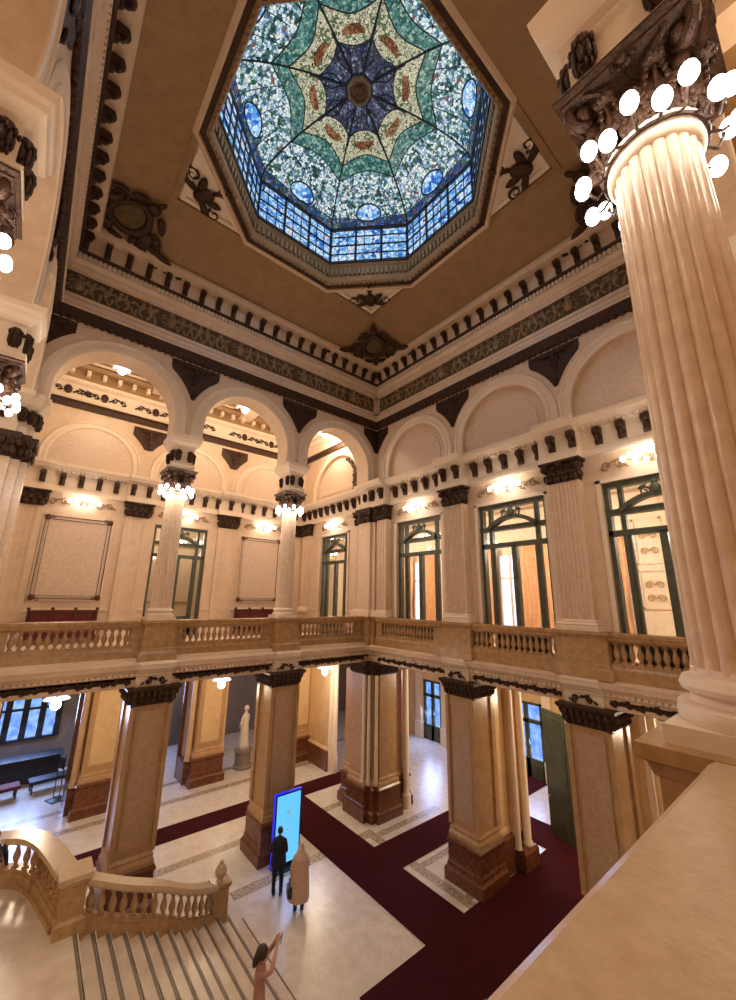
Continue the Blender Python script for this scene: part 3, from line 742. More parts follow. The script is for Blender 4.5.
wn = 1
for sd in ('left', 'front', 'near'):
    fr, DD = BACK[sd]; gb = MB(fr); full = sd == 'left'
    win = [(5.72, 8.25)] if full else []
    e = [-1]+[x for ww in win for x in ww]+[H+1 if full else H+GD]
    if sd != 'left': e[0] = -GD if sd == 'front' else 0
    for i in range(0, len(e), 2): gb.box(e[i], e[i+1], -.45, 0, 6.15, 12.0)
    gb.box(e[0], e[-1], -.45, 0, 12.0, 20.6)
    o = struct('wall_back_'+{'left': 'left', 'front': 'front', 'near': 'near'}[sd], gb, 'cream'); gal_back[sd] = o
    ps = [.55, 4.72, 9.05, 13.05]
    entablature(fr, DD, -.3, H+.3, ps, .62, o, 0, 21, .16)
    # low relief arches over the entablature
    av = MB(fr); tm = MB(fr)
    for c in (2.6, 6.9, 11.2):
        archivolt(av, c, 14.45, 14.12, 1.62, .32, .07)
        tm.poly([(c+1.45*cos(pi*i/24), 14.45+1.45*sin(pi*i/24)) for i in range(25)]+[(c-1.45, 14.2), (c+1.45, 14.2)], 0, .015)
    av.build('archivolts', 'lightcream', o, 'auto'); tm.build('tympana', 'panel', o)
    # upper dark band, white frieze, modillions
    for (pr, nm, mt) in (([(0, 16.85), (.12, 16.85), (.16, 17.05), (.12, 17.2), (0, 17.2)], 'dark_band', 'bronze'),
                         ([(0, 17.2), (.16, 17.2), (.10, 17.32), (.06, 17.34), (.06, 17.95), (.12, 18.0), (.24, 18.08), (.26, 18.2), (0, 18.2)], 'upper_frieze', 'lightcream'),
                         ([(0, 18.2), (.24, 18.2), (.28, 18.6), (.62, 18.64), (.7, 18.8), (.62, 18.95), (0, 18.95)], 'corona', 'ceil')):
        mb = MB(fr); mb.run(pr, -1 if full else e[0], e[-1]); mb.build(nm, mt, o)
    md = MB(fr)
    n = 22
    for i in range(n): s = .3+i*(H-.6)/(n-1); md.box(s-.08, s+.08, .2, .55, 18.36, 18.6); md.ell((s, .5, 18.42), (.08, .1, .08))
    n = 80
    for i in range(n): s = .1+i*(H-.2)/(n-1); md.box(s-.04, s+.04, .1, .22, 18.02, 18.14)
    md.build('ceiling_consoles', 'lightcream', o)
    fo = MB(fr)
    for c in (1.2, 2.6, 4.3, 6.9, 9.0, 11.2, 12.6):
        fo.ell((c, .12, 17.64), (.16, .08, .22)); rinceau(fo, c-.9, c-.2, 17.64, .34, .1, .03); rinceau(fo, c+.2, c+.9, 17.64, .34, .1, .03)
    fo.build('frieze_relief', 'bronze', o)
    for i, s in enumerate((4.72, 9.05)):
        m = MB(); spandrel(m, .75, 0, -1.1, 2.25, 2.12, 14.45-16.7); ob = m.build('spandrel_ornament', 'bronze'); ob.location = fr(s, .005, 16.7); ob.rotation_euler = (0, 0, ang(DD))
        tag(ob, 'small dark leafy triangle, %s back wall, %s' % (names[sd], ('nearer the room corner', 'behind the second column')[i]), 'ornament', 'bronze spandrel ornaments')
    for i, s in enumerate(ps):
        make_pilaster('pilaster', 'flat pilaster, %s back wall, %s' % (names[sd], ('in the far right corner', 'right of the window', 'left of the window', 'at the left end')[i]),
                      fr(s, 0, G), ang(DD), 1.05, .12, 6.13, 'cream', 1.25, .68, flutes=1)
    dd = MB(fr); dd.run([(0, G), (.10, G), (.10, G+.3), (.05, G+.36), (.05, G+1.1), (.09, G+1.15), (.09, G+1.25), (0, G+1.3)], e[0], e[1])
    if full: dd.run([(0, G), (.10, G), (.10, G+.3), (.05, G+.36), (.05, G+1.1), (.09, G+1.15), (.09, G+1.25), (0, G+1.3)], e[2], e[3])
    dd.build('dado', 'cream', o)
    if full:
        for c, lb in ((2.68, 'small framed marble panel right of the gallery window'), (11.22, 'large framed marble panel at the left end of the gallery')):
            t = thing('wall_panel', lb, 'panel', fr(c, .0, 10.13), ang(DD), 'framed wall panels')
            m = MB(); double_frame(m, 2.5, 3.55, -.02); m.build('panel_frame', 'lightcream', t)
            m = MB()
            for o_, t_ in ((.055, .02), (.185, .018)):
                a, b = 1.25-o_, 1.775-o_
                for (x0, x1, z0, z1) in ((-a, a, b-t_, b), (-a, a, -b, -b+t_), (-a, -a+t_, -b, b), (a-t_, a, -b, b)): m.box(x0, x1, -.045, 0, z0, z1)
            for qx in (-1, 1):
                for qz in (-1, 1): m.ell((qx*1.12, -.06, qz*1.65), (.13, .05, .13)); m.spiral((qx*.95, qz*1.7), .09, 1.2, 0, -.06, .02, qx)
            m.build('panel_gilding', 'wood', t)
            m = MB(); m.box(-1.05, 1.05, -.02, 0, -1.58, 1.58); m.build('panel_field', 'panel', t)
        make_window(wn, fr(6.985, -.2, G), ang(DD), 2.53, 5.25); wn += 1
        for c, lb in ((2.6, 'string of lit bulbs on scrolls above the small framed panel'), (6.98, 'string of lit bulbs on scrolls above the gallery back window'), (11.2, 'string of lit bulbs on scrolls above the large framed panel')):
            bulb_cluster_wall(lb, fr(c, .02, 12.5), ang(DD))
# gallery ceilings
gc = MB(); gc.box(-GD-.5, -.8, -H-GD, .2, 18.9, 19.1); gc.box(-.8, H+.8, -H-GD-.4, -H-.8, 18.9, 19.1); gc.box(H+.8, H+GD+.4, -H-GD-.4, .2, 18.9, 19.1)
gco = struct('ceiling_gallery', gc, 'ceil')
gb_ = MB()
for y in (-.3, -4.5, -9.0, -13.2): gb_.box(-GD, -.8, y-.35, y+.35, 18.55, 18.95)
for x in (4.5, 9): gb_.box(x-.35, x+.35, -H-GD, -H-.8, 18.55, 18.95)
for y in (-4.5, -9.0): gb_.box(H+.8, H+GD, y-.35, y+.35, 18.55, 18.95)
struct('ceiling_beams', gb_, 'lightcream', gco)
gcf = MB()
for cy in (-2.4, -6.75, -11.1):
    for (x0, x1, y0, y1) in ((-6.1, -1.5, cy-1.5, cy+1.5), (-5.6, -2.0, cy-1.1, cy+1.1)):
        for (a, b, c, d) in ((x0, x1, y0, y0+.1), (x0, x1, y1-.1, y1), (x0, x0+.1, y0, y1), (x1-.1, x1, y0, y1)): gcf.box(a, b, c, d, 18.82, 18.92)
struct('coffers', gcf, 'lightcream', gco)
gro = MB(lambda x, y, z: (x, z, 18.84-y))
for cy in (-2.4, -6.75, -11.1):
    for q in (-1, 1):
        gro.ell((-3.8+q*.9, .03, cy), (.5, .04, .16)); gro.spiral((-3.8+q*1.4, cy+.2), .2, 1.4, 0, .03, .04, q); gro.ell((-3.8, .03, cy+q*.6), (.2, .04, .4))
struct('coffer_relief', gro, 'bronze', gco)
# moulding over the right wall inside the left gallery, and dark band
m = MB(RW); m.run([(0, 17.0), (.12, 17.0), (.16, 17.2), (.12, 17.34), (0, 17.34)], -GD, -.8); m.build('dark_band', 'bronze', wr)
m = MB(RW); m.run([(0, 17.34), (.14, 17.34), (.08, 17.5), (.08, 18.0), (.26, 18.1), (.28, 18.3), (.6, 18.6), (.6, 18.95), (0, 18.95)], -GD, -.8); m.build('upper_frieze', 'lightcream', wr)
# the leafy bronze strip beside the blank gallery arch
m = MB(RW)
for i in range(12): a = R(58-i*6.5); m.ell((-3.45+1.95*cos(a)+.05, .10, 14.5+1.95*sin(a)), (.16, .07, .11), a+(.6 if i % 2 else -.6))
for i in range(6): m.ell((-1.72+.05*(i % 2), .1, 14.25+.2*i), (.14, .06, .12), .7 if i % 2 else -.7)
m.build('arch_foliage', 'bronze', wr)
# pendants in the left gallery, just under each arch crown
fl = MB()
for k in range(8):
    a = k*pi/4; fl.xf = lambda x, y, z, a=a: (cos(a)*x-sin(a)*y, sin(a)*x+cos(a)*y, z); fl.ell((.26, 0, -.02), (.21, .10, .05), -.6)
flm = fl.mesh('petals', 'flower', True); m = MB(); m.ell((0, 0, -.22), (.18, .18, .21), 0, 14, 9); glm = m.mesh('globe', 'globe', True)
m = MB(); m.tube([(0, 0, .02), (0, 0, .9)], .025, 6); m.lathe([(.05, .8), (.12, .9), (.12, .95)], n=12); rodm = m.mesh('rod', 'gold')
def pendant(label, loc, power=P_GAL, grp='flower shaped pendants of the gallery'):
    t = thing('pendant_lamp', label, 'lamp', loc, 0, grp); link('petals', flm, t); link('globe', glm, t); link('rod', rodm, t)
    point('lamp', Vector(loc)+Vector((0, 0, -.62)), power, WARM, .25); return t
for y, lb in ((-11.0, 'flower shaped glass pendant under the largest left arch'), (-5.75, 'flower shaped glass pendant under the middle arch'), (-.95, 'flower shaped glass pendant under the arch next to the corner')):
    pendant(lb, (-3.3, y, 17.82))
pendant('flower shaped glass pendant hanging in the near left gallery', (4.5, -H-3.4, 17.95)); pendant('flower shaped glass pendant in the near left gallery, nearer the viewer', (10.5, -H-3.4, 17.95))
pendant('flower shaped glass pendant in the gallery behind the big fluted column', (H+3.4, -4.5, 17.95)); pendant('flower shaped glass pendant above the viewer in the near gallery', (H+3.4, -11, 17.95))

# ---- right wall: entablature, pilasters, windows, lamps
entablature(RW, (0, -1), -GD, H+.2, [0.5, 4.92, 9.15, 13.4], .60, wr, .02, 33)
labs = ['between the first and second windows right of the corner', 'between the second and third windows of the right wall', 'behind the big fluted column']
for s, lb in zip(PIL, labs):
    make_pilaster('pilaster', 'fluted pilaster with bronze capital '+lb, RW(s, 0, 7.85), 0, .98, .34, 5.03, 'cream', 1.2)
make_pilaster('pilaster', 'narrow fluted pilaster joined to the right side of the corner pier', RW(.82, 0, 7.85), 0, .62, .36, 5.03, 'cream', .72, flutes=3)
for (c, lb) in ((-.95, 'narrow pilaster left of the corner pier, beside the gallery window'), (-6.1, 'flat pilaster on the far wall of the left gallery, left of its window')):
    make_pilaster('pilaster', lb, RW(c, 0, 7.85), 0, .8, .22, 5.03, 'cream', .95, flutes=1)
for i, ((a, b), lb) in enumerate(zip(winR, ['seen through the arcade', '', '', ''])):
    make_window(wn, RW((a+b)/2, -.2, G), 0, b-a, 5.25); wn += 1
for c, lb in ((-3.45, 'string of lit bulbs above the window at the end of the left gallery'), (2.8, 'string of lit bulbs above the first window right of the corner'), (7.13, 'string of lit bulbs above the middle window of the right wall'), (11.4, 'string of lit bulbs above the window next to the big fluted column')):
    bulb_cluster_wall(lb, RW(c, .04, 12.48), 0)
# moulded window surrounds
m = MB(RW)
for a, b in winR:
    m.box(a-.12, a, -.02, .07, G, 12.1); m.box(b, b+.12, -.02, .07, G, 12.1); m.box(a-.12, b+.12, -.02, .07, 12.0, 12.12)
m.build('window_surrounds', 'lightcream', wr)

# ---- corner pier of the gallery and its like
def corner_pier(q, label, loc):
    """stepped cluster; local axes: room towards +x,-y"""
    t = thing('corner_pier', label, 'pier', loc, {0: 0, 1: -pi/2, 2: pi, 3: pi/2}[q], 'corner piers of the gallery')
    def steps(mb, prof):
        for (x1, y1, k) in ((.10, .46, 1), (.46, .10, 1), (.30, .30, 1)): mb.rmould(prof, -.75, x1, -y1, .45)
    m = MB(); steps(m, BASEP); m.build('base', 'lightcream', t)
    m = MB(); steps(m, [(0, .28), (0, 4.35)]); m.build('shaft', 'shaft', t)
    m = MB(); steps(m, [(.02, 4.33), (.06, 4.4), (.02, 4.6), (.12, 4.9), (.14, 5.03)])
    for i in range(9):
        u = i/8; p = (-.55+u*1.0, -.48) if i < 0 else None
    for x in (-.62, -.42, -.22, -.02, .1):
        m.ell((x, -.54, 4.52), (.09, .07, .15)); m.ell((x+.1, -.56, 4.76), (.08, .07, .13))
    for x, y in ((.28, -.38), (.38, -.28), (.44, -.42)): m.ell((x, y, 4.52), (.09, .09, .15)); m.ell((x, y, 4.78), (.09, .09, .12))
    for y in (-.1, .1, .3): m.ell((.52, y, 4.52), (.07, .09, .15)); m.ell((.54, y, 4.76), (.07, .08, .13))
    m.build('capital', 'bronze', t, 'auto')
    m = MB(); steps(m, [(-.02, 5.03), (.0, 5.3), (-.04, 5.34), (-.04, 5.85), (.06, 5.94), (.18, 6.1), (.22, 6.14), (.22, 6.28)]); m.build('impost', 'lightcream', t)
    for x, y in ((-.3, -.48), (.14, -.46), (.34, -.34), (.46, -.14), (.48, .2)): link('impost_bracket', con_me, t, (x, y, 5.36))
    return t
def console_at(m, x, y, z, w=.2, dp_=.2, h=.46):
    m.ell((x, y, z+h*.80), (w*.50, w*.50, h*.17)); m.ell((x, y, z+h*.28), (w*.36, w*.36, h*.26)); m.ell((x, y, z+h*.52), (w*.40, w*.40, h*.45))
    for k in range(8):
        a = k*pi/4; m.ell((x+w*.42*cos(a), y+w*.42*sin(a), z+h*.42), (w*.13, w*.13, h*.26), 0, 6, 5); m.ell((x+w*.5*cos(a+.39), y+w*.5*sin(a+.39), z+h*.70), (w*.12, w*.12, h*.12), 0, 6, 5)
        m.ell((x+w*.33*cos(a+.39), y+w*.33*sin(a+.39), z+h*.16), (w*.1, w*.1, h*.12), 0, 6, 5)
m = MB(); console_at(m, 0, 0, 0); con_me = m.mesh('impost_bracket', 'bronze', True)
corner_pier(0, 'clustered corner pier of the gallery where the left arcade meets the right wall', (0, 0, 7.85))
corner_pier(3, 'corner pier at the left end of the left arcade', (0, -H, 7.85))
corner_pier(1, 'corner pier behind the big fluted column', (H, 0, 7.85))
corner_pier(2, 'corner pier next to the viewer', (H, -H, 7.85))

# ---- free standing columns
def make_column():
    t = thing('column', '', 'column', (0, 0, 0), 0, 'free fluted columns of the gallery arcades')
    m = MB(); m.box(-.42, .42, -.42, .42, 0, .10)
    m.lathe([(.42, .10), (.43, .14), (.42, .19), (.36, .21), (.35, .25), (.39, .27), (.40, .30), (.38, .34), (.335, .36), (.33, .40)], n=48); m.build('base', 'lightcream', t, 'auto')
    m = MB(); pr = [(.335, .38), (.325, .44)]+[(.325-.035*(i/10)**1.6, .5+3.72*i/10) for i in range(11)]+[(.285, 4.26)]
    m.lathe(pr, n=160, flute=.085, nfl=20); m.build('shaft', 'shaft', t, 'auto')
    m = MB(); m.lathe([(.30, 4.20), (.335, 4.24), (.335, 4.27), (.30, 4.30), (.35, 4.33), (.35, 4.36), (.30, 4.38)], n=40); m.build('necking', 'lightcream', t, True)
    m = MB(); m.lathe([(.29, 4.36), (.29, 4.6), (.34, 4.85), (.42, 4.95)], n=24)
    for tier, (n, r, z, h) in enumerate(((8, .31, 4.36, .24), (8, .34, 4.52, .27))):
        for k in range(n):
            a = 2*pi*(k+.5*tier)/n; m.xf = lambda x, y, z_, a=a: (cos(a)*x-sin(a)*y, sin(a)*x+cos(a)*y, z_)
            m.ell((r+.02, 0, z+h*.45), (.05, .10, h*.55)); m.ell((r+.10, 0, z+h*.95), (.08, .08, .05), -.5)
            for q in (-1, 1): m.ell((r+.03, q*.08, z+h*.35), (.035, .05, h*.4))
            for j in range(4):
                for q in (-1, 1): m.ell((r+.055+.012*j, q*(.085-.012*j), z+h*(.18+.22*j)), (.022, .026, .034), 0, 6, 4)
            m.tube([(r+.06, 0, z+.02), (r+.075, 0, z+h*.5), (r+.12, 0, z+h*.9), (r+.17, 0, z+h*.88)], .014, 5)
            for q in (-1, 0, 1): m.ell((r+.165, q*.035, z+h*.86-.01*abs(q)), (.02, .022, .035), 0, 6, 4)
    for k in range(4):
        a = pi/4+k*pi/2; m.xf = lambda x, y, z_, a=a: (cos(a)*x-sin(a)*y, sin(a)*x+cos(a)*y, z_)
        m.spiral((.50, 4.86), .13, 1.5, pi/2, 0, .05, -1, 7); m.ell((.50, 0, 4.86), (.08, .09, .08)); m.ell((.40, 0, 4.68), (.09, .06, .10), .5)
        a2 = k*pi/2; m.xf = lambda x, y, z_, a=a2: (cos(a)*x-sin(a)*y, sin(a)*x+cos(a)*y, z_); m.ell((.47, 0, 4.95), (.04, .04, .04))
        for j in range(6): m.ell((.46, .065*cos(j*pi/3), 4.95+.065*sin(j*pi/3)), (.025, .032, .032), 0, 6, 4)
        for q in (-1, 1): m.xf = (lambda x, y, z_, a=a2: (cos(a)*x-sin(a)*y, sin(a)*x+cos(a)*y, z_)); m.tube([(.33, q*.05, 4.66), (.37, q*.10, 4.78), (.42, q*.20, 4.88), (.47, q*.30, 4.92)], .02, 5)
    m.xf = ID; m.sqlathe([(.44, 4.94), (.48, 4.97), (.48, 5.0), (.52, 5.03), (.52, 5.06)], 0, 0); m.build('capital', 'bronze', t, 'auto')
    m = MB(); m.rmould([(0, 5.05), (.02, 5.06), (.02, 5.16), (.05, 5.2), (.05, 5.26), (-.04, 5.30), (-.04, 5.84), (.02, 5.88), (.06, 5.95), (.12, 6.02), (.14, 6.10), (.17, 6.16), (.19, 6.30), (0, 6.31)], -.34, .34, -.46, .46); m.build('impost', 'lightcream', t)
    for x, y in ((-.2, -.44), (.2, -.44), (-.2, .44), (.2, .44), (-.32, -.28), (.32, -.28), (-.32, .28), (.32, .28)): link('impost_bracket', con_me, t, (x, y, 5.34))
    return t
def make_lamp_ring():
    t = thing('lamp_ring', '', 'light', (0, 0, 0), 0, 'rings of lit bulbs round the column tops')
    m = MB(); m.tube([(.35*cos(i*pi/16), .35*sin(i*pi/16), .02) for i in range(33)], .018, 6)
    for k in range(18):
        a = 2*pi*(k+.5)/18; dz = .10 if k % 2 else -.02
        m.tube([(.35*cos(a), .35*sin(a), .02), (.42*cos(a), .42*sin(a), -.03), (.49*cos(a), .49*sin(a), .0+dz)], .013, 5); m.ell((.49*cos(a), .49*sin(a), dz-.0), (.03, .03, .03))
    m.build('bracket_ring', 'bronze', t)
    for k in range(18):
        a = 2*pi*(k+.5)/18; link('bulb', bulb_me, t, (.52*cos(a), .52*sin(a), (.14 if k % 2 else -.01)))
    return t
col0 = make_column(); ring0 = make_lamp_ring(); first = True
spots = [('near', COLS[1], 'big fluted column in the right foreground standing on the viewer\'s handrail', 'ring of large glowing bulbs round the top of the big foreground column'),
         ('left', COLS[0], 'slim fluted column of the left arcade nearer the room corner', 'ring of small glowing bulbs on the slim column nearer the room corner'),
         ('left', COLS[1], 'slim fluted column of the left arcade in front of the gallery back window', 'ring of small glowing bulbs on the slim column in front of the gallery back window'),
         ('front', COLS[0], 'fluted column at the left picture edge, lower of the two', 'ring of glowing bulbs at the left picture edge beside the large framed panel'),
         ('front', COLS[1], 'fluted column at the left picture edge near the top', 'ring of glowing bulbs at the left picture edge near the top'),
         ('near', COLS[0], 'fluted column of the viewer side arcade hidden behind the big column', 'ring of glowing bulbs on the farther column of the viewer side arcade')]
for i, (sd, s, lb, lb2) in enumerate(spots):
    p = SIDE[sd](s, -.4, 7.85)
    if i == 0: col0.location = p; col0.rotation_euler = (0, 0, ang(DIR[sd])); col0['label'] = lb; ring0.location = (p[0], p[1], 7.85+4.28); ring0['label'] = lb2
    else: dup(col0, lb, p, ang(DIR[sd])); dup(ring0, lb2, (p[0], p[1], 7.85+4.28))
    for k in range(4):
        a = pi/4+k*pi/2; point('lamp', (p[0]+.85*cos(a), p[1]+.85*sin(a), 12.15), P_RING/4*(.42 if i == 0 else 1), WHITE, .15)
# corner pier lamps on the invisible corner sides keep to the same fittings
# ---- pedestals and balustrades
PLP = [(.10, 0), (.10, .10), (.04, .18), (.0, .24)]
CAPP = [(0, 1.0), (.03, 1.04), (.05, 1.12), (.09, 1.15), (.09, 1.2)]
def pedestal(label, loc, rz, hw, y0, y1):
    t = thing('pedestal', label, 'pedestal', loc, rz, 'pedestals of the gallery balustrade')
    m = MB(); m.rmould([(.09, 0), (.09, .22), (.03, .30), (.03, .36), (0, .38), (0, 1.02), (.02, 1.04), (.04, 1.10), (.08, 1.12), (.08, 1.2)], -hw, hw, y0, y1); m.build('block', 'rail', t)
    m = MB(); m.box(-hw+.14, hw-.14, y0-.012, y0, .46, .94); m.build('panel', 'rail', t); return t
bl = MB(); bl.sqlathe([(.07, 0), (.07, .05)], 0, 0); bl.lathe([(.04, .05), (.05, .07), (.035, .09), (.06, .14), (.078, .20), (.07, .27), (.042, .36), (.034, .42), (.05, .45), (.04, .47)], n=14); bl.sqlathe([(.06, .47), (.065, .52)], 0, 0)
bal_me = bl.mesh('baluster', 'pier', 'auto')
def balustrade(label, loc, rz, L, n, solid=.3, mat='rail', w=.19, railw=None):
    """local: along x, centred; z=0 at the top of the fascia"""
    t = thing('balustrade', label, 'balustrade', loc, rz, 'balustrades of the gallery'); rw_ = railw or (-.22, .22)
    m = MB(); m.run([(-w, 0), (w, 0), (w, .30), (w-.05, .36), (w-.05, .44), (-w+.05, .44), (-w+.05, .36), (-w, .30)], -L/2, L/2); m.build('plinth', mat, t)
    a, b = rw_; m = MB(); m.run([(a+.06, .96), (b-.06, .96), (b-.02, 1.02), (b-.02, 1.07), (b, 1.10), (b, 1.18), (b-.03, 1.2), (a+.03, 1.2), (a, 1.18), (a, 1.10), (a+.02, 1.07), (a+.02, 1.02)], -L/2, L/2); m.build('handrail', mat, t)
    if solid:
        for q in (-1, 1): m = MB(); x = q*(L/2-solid/2); m.box(x-solid/2, x+solid/2, -.13, .13, .44, .96); m.build('end_block', mat, t)
    W = L-2*solid
    for i in range(n): link('baluster', bal_me, t, (-W/2+W*(i+.5)/n, 0, .44))
    return t
Z0 = 6.65
FAS = [(-.9, 5.93), (.0, 5.93), (.02, 5.97), (.02, 6.22), (.05, 6.25), (.05, 6.30), (.14, 6.35), (.20, 6.42), (.26, 6.46), (.28, 6.56), (.30, 6.60), (.14, 6.66), (-.9, 6.66)]
for sd, off in (('right', .32), ('left', -.02), ('front', -.02), ('near', -.02)):
    fr = SIDE[sd]; m = MB(fr); n = {'right': 4, 'left': 5, 'front': 6, 'near': 7}[sd]
    m.run([(d+off, z) for d, z in FAS], 0, H); o = struct('trim_%d' % (n+6), m, 'cream')
    m = MB(fr); k = 96
    for i in range(k): s = H*(i+.5)/k; m.box(s-.04, s+.04, off+.04, off+.12, 6.27, 6.34)
    m.build('dentils', 'lightcream', o)
    m = MB(fr); cs = [0]+([4.92, 9.15] if sd == 'right' else COLS)+[H]; g2 = MB(fr); g3 = MB(fr)
    for a, b in zip(cs[:-1], cs[1:]): m.box(a+.62, b-.62, off+.02, off+.03, 5.99, 6.2) if False else (rinceau(m, a+.62, b-.62, 6.11, .19, off+.05, .036), m.box(a+.62, b-.62, off+.015, off+.026, 6.06, 6.16))
    for c in cs[1:-1]:
        g2.box(c-.46, c+.46, off, off+.10, 5.93, 6.24); rinceau(g3, c-.36, c+.36, 6.10, .24, off+.16, .03); g2.run([(d+off+.09, z) for d, z in FAS], c-.5, c+.5)
    m.build('scroll_frieze', 'bronze', o); g2.build('frieze_blocks', 'lightcream', o); g3.build('block_scrolls', 'bronze', o)
for sd in ('left', 'front', 'near'):
    nm = {'left': 'left arcade', 'front': 'near left arcade', 'near': 'viewer side arcade'}[sd]
    for i, s in enumerate(COLS):
        lbl = 'amber marble pedestal under the '+{'left': ['slim column nearer the room corner', 'slim column before the gallery back window'], 'front': ['lower column at the left edge', 'upper column at the left edge'], 'near': ['hidden farther column', 'big foreground column']}[sd][i]
        pedestal(lbl, SIDE[sd](s, -.4, Z0), ang(DIR[sd]), .46, -.46, .80 if sd == 'near' else .46)
    L_ = [(.55, 4.04), (4.96, 8.54), (9.46, 12.95)]
    for i, (a, b) in enumerate(L_):
        if sd == 'near' and i == 2: a = 9.555
        lbl = 'stone balustrade of the %s, %s' % (nm, ['bay next to the room corner', 'middle bay', 'left end bay'][i]) if sd == 'left' else ('near stone balustrade right beside the viewer with a wide polished handrail' if (sd == 'near' and i == 2) else 'balustrade of the %s, %s bay' % (nm, ['first', 'middle', 'last'][i]))
        if sd == 'near': balustrade(lbl, SIDE[sd]((a+b)/2, -.7, Z0), ang(DIR[sd]), b-a, 15, .3, 'nearrail', .3, (-.5, .5))
        else: balustrade(lbl, SIDE[sd]((a+b)/2, -.38, Z0), ang(DIR[sd]), b-a, 15, .3)
for s, lb in zip([4.92, 9.25, 13.4], ['left one', 'right one', 'hidden one']):
    pedestal('amber marble pedestal under a right wall pilaster, '+lb, RW(s, 0, Z0), 0, .68, -.50, 0)
for (a, b), lb in zip([(.55, 4.22), (5.62, 8.55), (9.95, 12.7)], ['below the first window right of the corner', 'below the middle window of the right wall', 'below the window next to the big column']):
    balustrade('stone balustrade with dark gaps '+lb, RW((a+b)/2, .26, Z0), 0, b-a, 15 if a > 1 else 17, .0 if a > 1 else .35)
for q, loc in ((0, (0, 0)), (3, (0, -H)), (1, (H, 0)), (2, (H, -H))):
    t = thing('pedestal', 'corner pedestal of the balustrade '+['below the clustered corner pier', 'behind the big column', 'next to the viewer', 'at the left end'][[0, 1, 2, 3].index(q)], 'pedestal', (loc[0], loc[1], Z0), {0: 0, 1: -pi/2, 2: pi, 3: pi/2}[q], 'pedestals of the gallery balustrade')
    m = MB(); 
    for (x1, y1) in ((.14, .5), (.5, .14), (.34, .34)): m.rmould([(.09, 0), (.09, .22), (.03, .30), (0, .38), (0, 1.02), (.04, 1.10), (.08, 1.12), (.08, 1.2)], -.8, x1, -y1, .5)
    m.build('block', 'rail', t)
for a, b in winR:                                       # plinth wall linking the gallery bay
    pass
m = MB(RW); m.run([(0, G), (.10, G), (.10, G+.3), (.05, G+.36), (.05, G+1.1), (.09, G+1.25), (0, G+1.3)], -GD, -4.8); m.run([(0, G), (.10, G), (.05, G+.36), (.05, G+1.1), (.09, G+1.25), (0, G+1.3)], -2.15, -.8); m.build('dado', 'cream', wr)

# ================================================================== GROUND FLOOR PIERS
def leafcap(m, x0, x1, y0, y1, z, h=.5):
    m.rmould([(.0, z), (.03, z+.04), (.06, z+h*.3), (.14, z+h*.75), (.20, z+h*.9), (.20, z+h)], x0, x1, y0, y1)
    def along(ax, a, b, c, sgn):
        n = max(3, int((b-a)/.16))
        for i in range(n):
            t = a+(b-a)*(i+.5)/n
            for zz, o, r_ in ((z+h*.28, .07, .075), (z+h*.62, .14, .08)):
                p = (t, c+sgn*o, zz) if ax == 'x' else (c+sgn*o, t, zz); m.ell(p, (r_, r_, h*.2), 0, 6, 4)
    along('x', x0-.05, x1+.05, y0, -1); along('x', x0-.05, x1+.05, y1, 1); along('y', y0-.05, y1+.05, x0, -1); along('y', y0-.05, y1+.05, x1, 1)
REDP = [(.20, 0), (.20, .32), (.14, .40), (.12, .50), (.10, .55), (.10, 1.02), (.14, 1.08), (.14, 1.14), (.06, 1.22)]
SHP = [(.08, 1.20), (.08, 1.30), (.04, 1.40), (.05, 1.46), (0, 1.54), (0, 5.44)]
def ground_pier(label, loc, rz, extra=False):
    t = thing('ground_pier', label, 'pier', loc, rz, 'square marble piers of the ground floor')
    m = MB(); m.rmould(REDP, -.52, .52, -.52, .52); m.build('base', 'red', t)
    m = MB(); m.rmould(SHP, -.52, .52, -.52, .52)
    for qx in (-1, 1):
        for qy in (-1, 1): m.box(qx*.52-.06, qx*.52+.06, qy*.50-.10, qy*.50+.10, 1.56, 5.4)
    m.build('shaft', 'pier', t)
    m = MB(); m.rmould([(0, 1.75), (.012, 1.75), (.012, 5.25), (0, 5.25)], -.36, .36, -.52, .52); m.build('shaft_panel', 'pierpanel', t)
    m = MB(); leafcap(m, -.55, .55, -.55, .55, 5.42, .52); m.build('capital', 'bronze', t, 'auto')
    if extra:
        m = MB(); m.rmould([(.10, 0), (.10, 1.0), (.04, 1.1)], -.42, .46, .55, 2.3)
        m.rmould([(.08, 0), (.08, .5), (.02, .6)], .35, .80, 1.55, 2.25); m.rmould([(.08, 0), (.08, .5), (.02, .6)], -.80, -.35, 1.55, 2.25); m.build('rear_base', 'red', t)
        m = MB(); m.rmould([(.05, 1.1), (.05, 1.2), (0, 1.3), (0, 5.93)], -.38, .42, .52, 2.25); m.box(-.52, .56, 1.35, 2.2, .6, 5.93); m.build('rear_pier', 'pierlight', t)
        m = MB()
        for x in (-.62, .66): m.lathe([(.17, .6), (.19, .66), (.17, .72), (.14, .76), (.13, 5.5), (.16, 5.55), (.18, 5.93)], (x, 2.0), 20); m.lathe([(.14, .62), (.12, .76), (.11, 5.93)], (x*.9, 1.5), 16)
        m.build('attached_columns', 'lightcream', t, 'auto')
    return t
for i, s in enumerate(COLS):
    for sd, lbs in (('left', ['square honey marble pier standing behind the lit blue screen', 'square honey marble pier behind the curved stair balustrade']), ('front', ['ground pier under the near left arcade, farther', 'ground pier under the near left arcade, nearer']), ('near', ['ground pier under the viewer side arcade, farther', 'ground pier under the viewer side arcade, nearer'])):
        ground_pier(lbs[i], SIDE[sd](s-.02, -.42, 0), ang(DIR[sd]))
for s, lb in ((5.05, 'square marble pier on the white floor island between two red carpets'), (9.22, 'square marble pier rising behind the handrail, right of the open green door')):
    ground_pier(lb, RW(s, -.05, 0), 0, True)
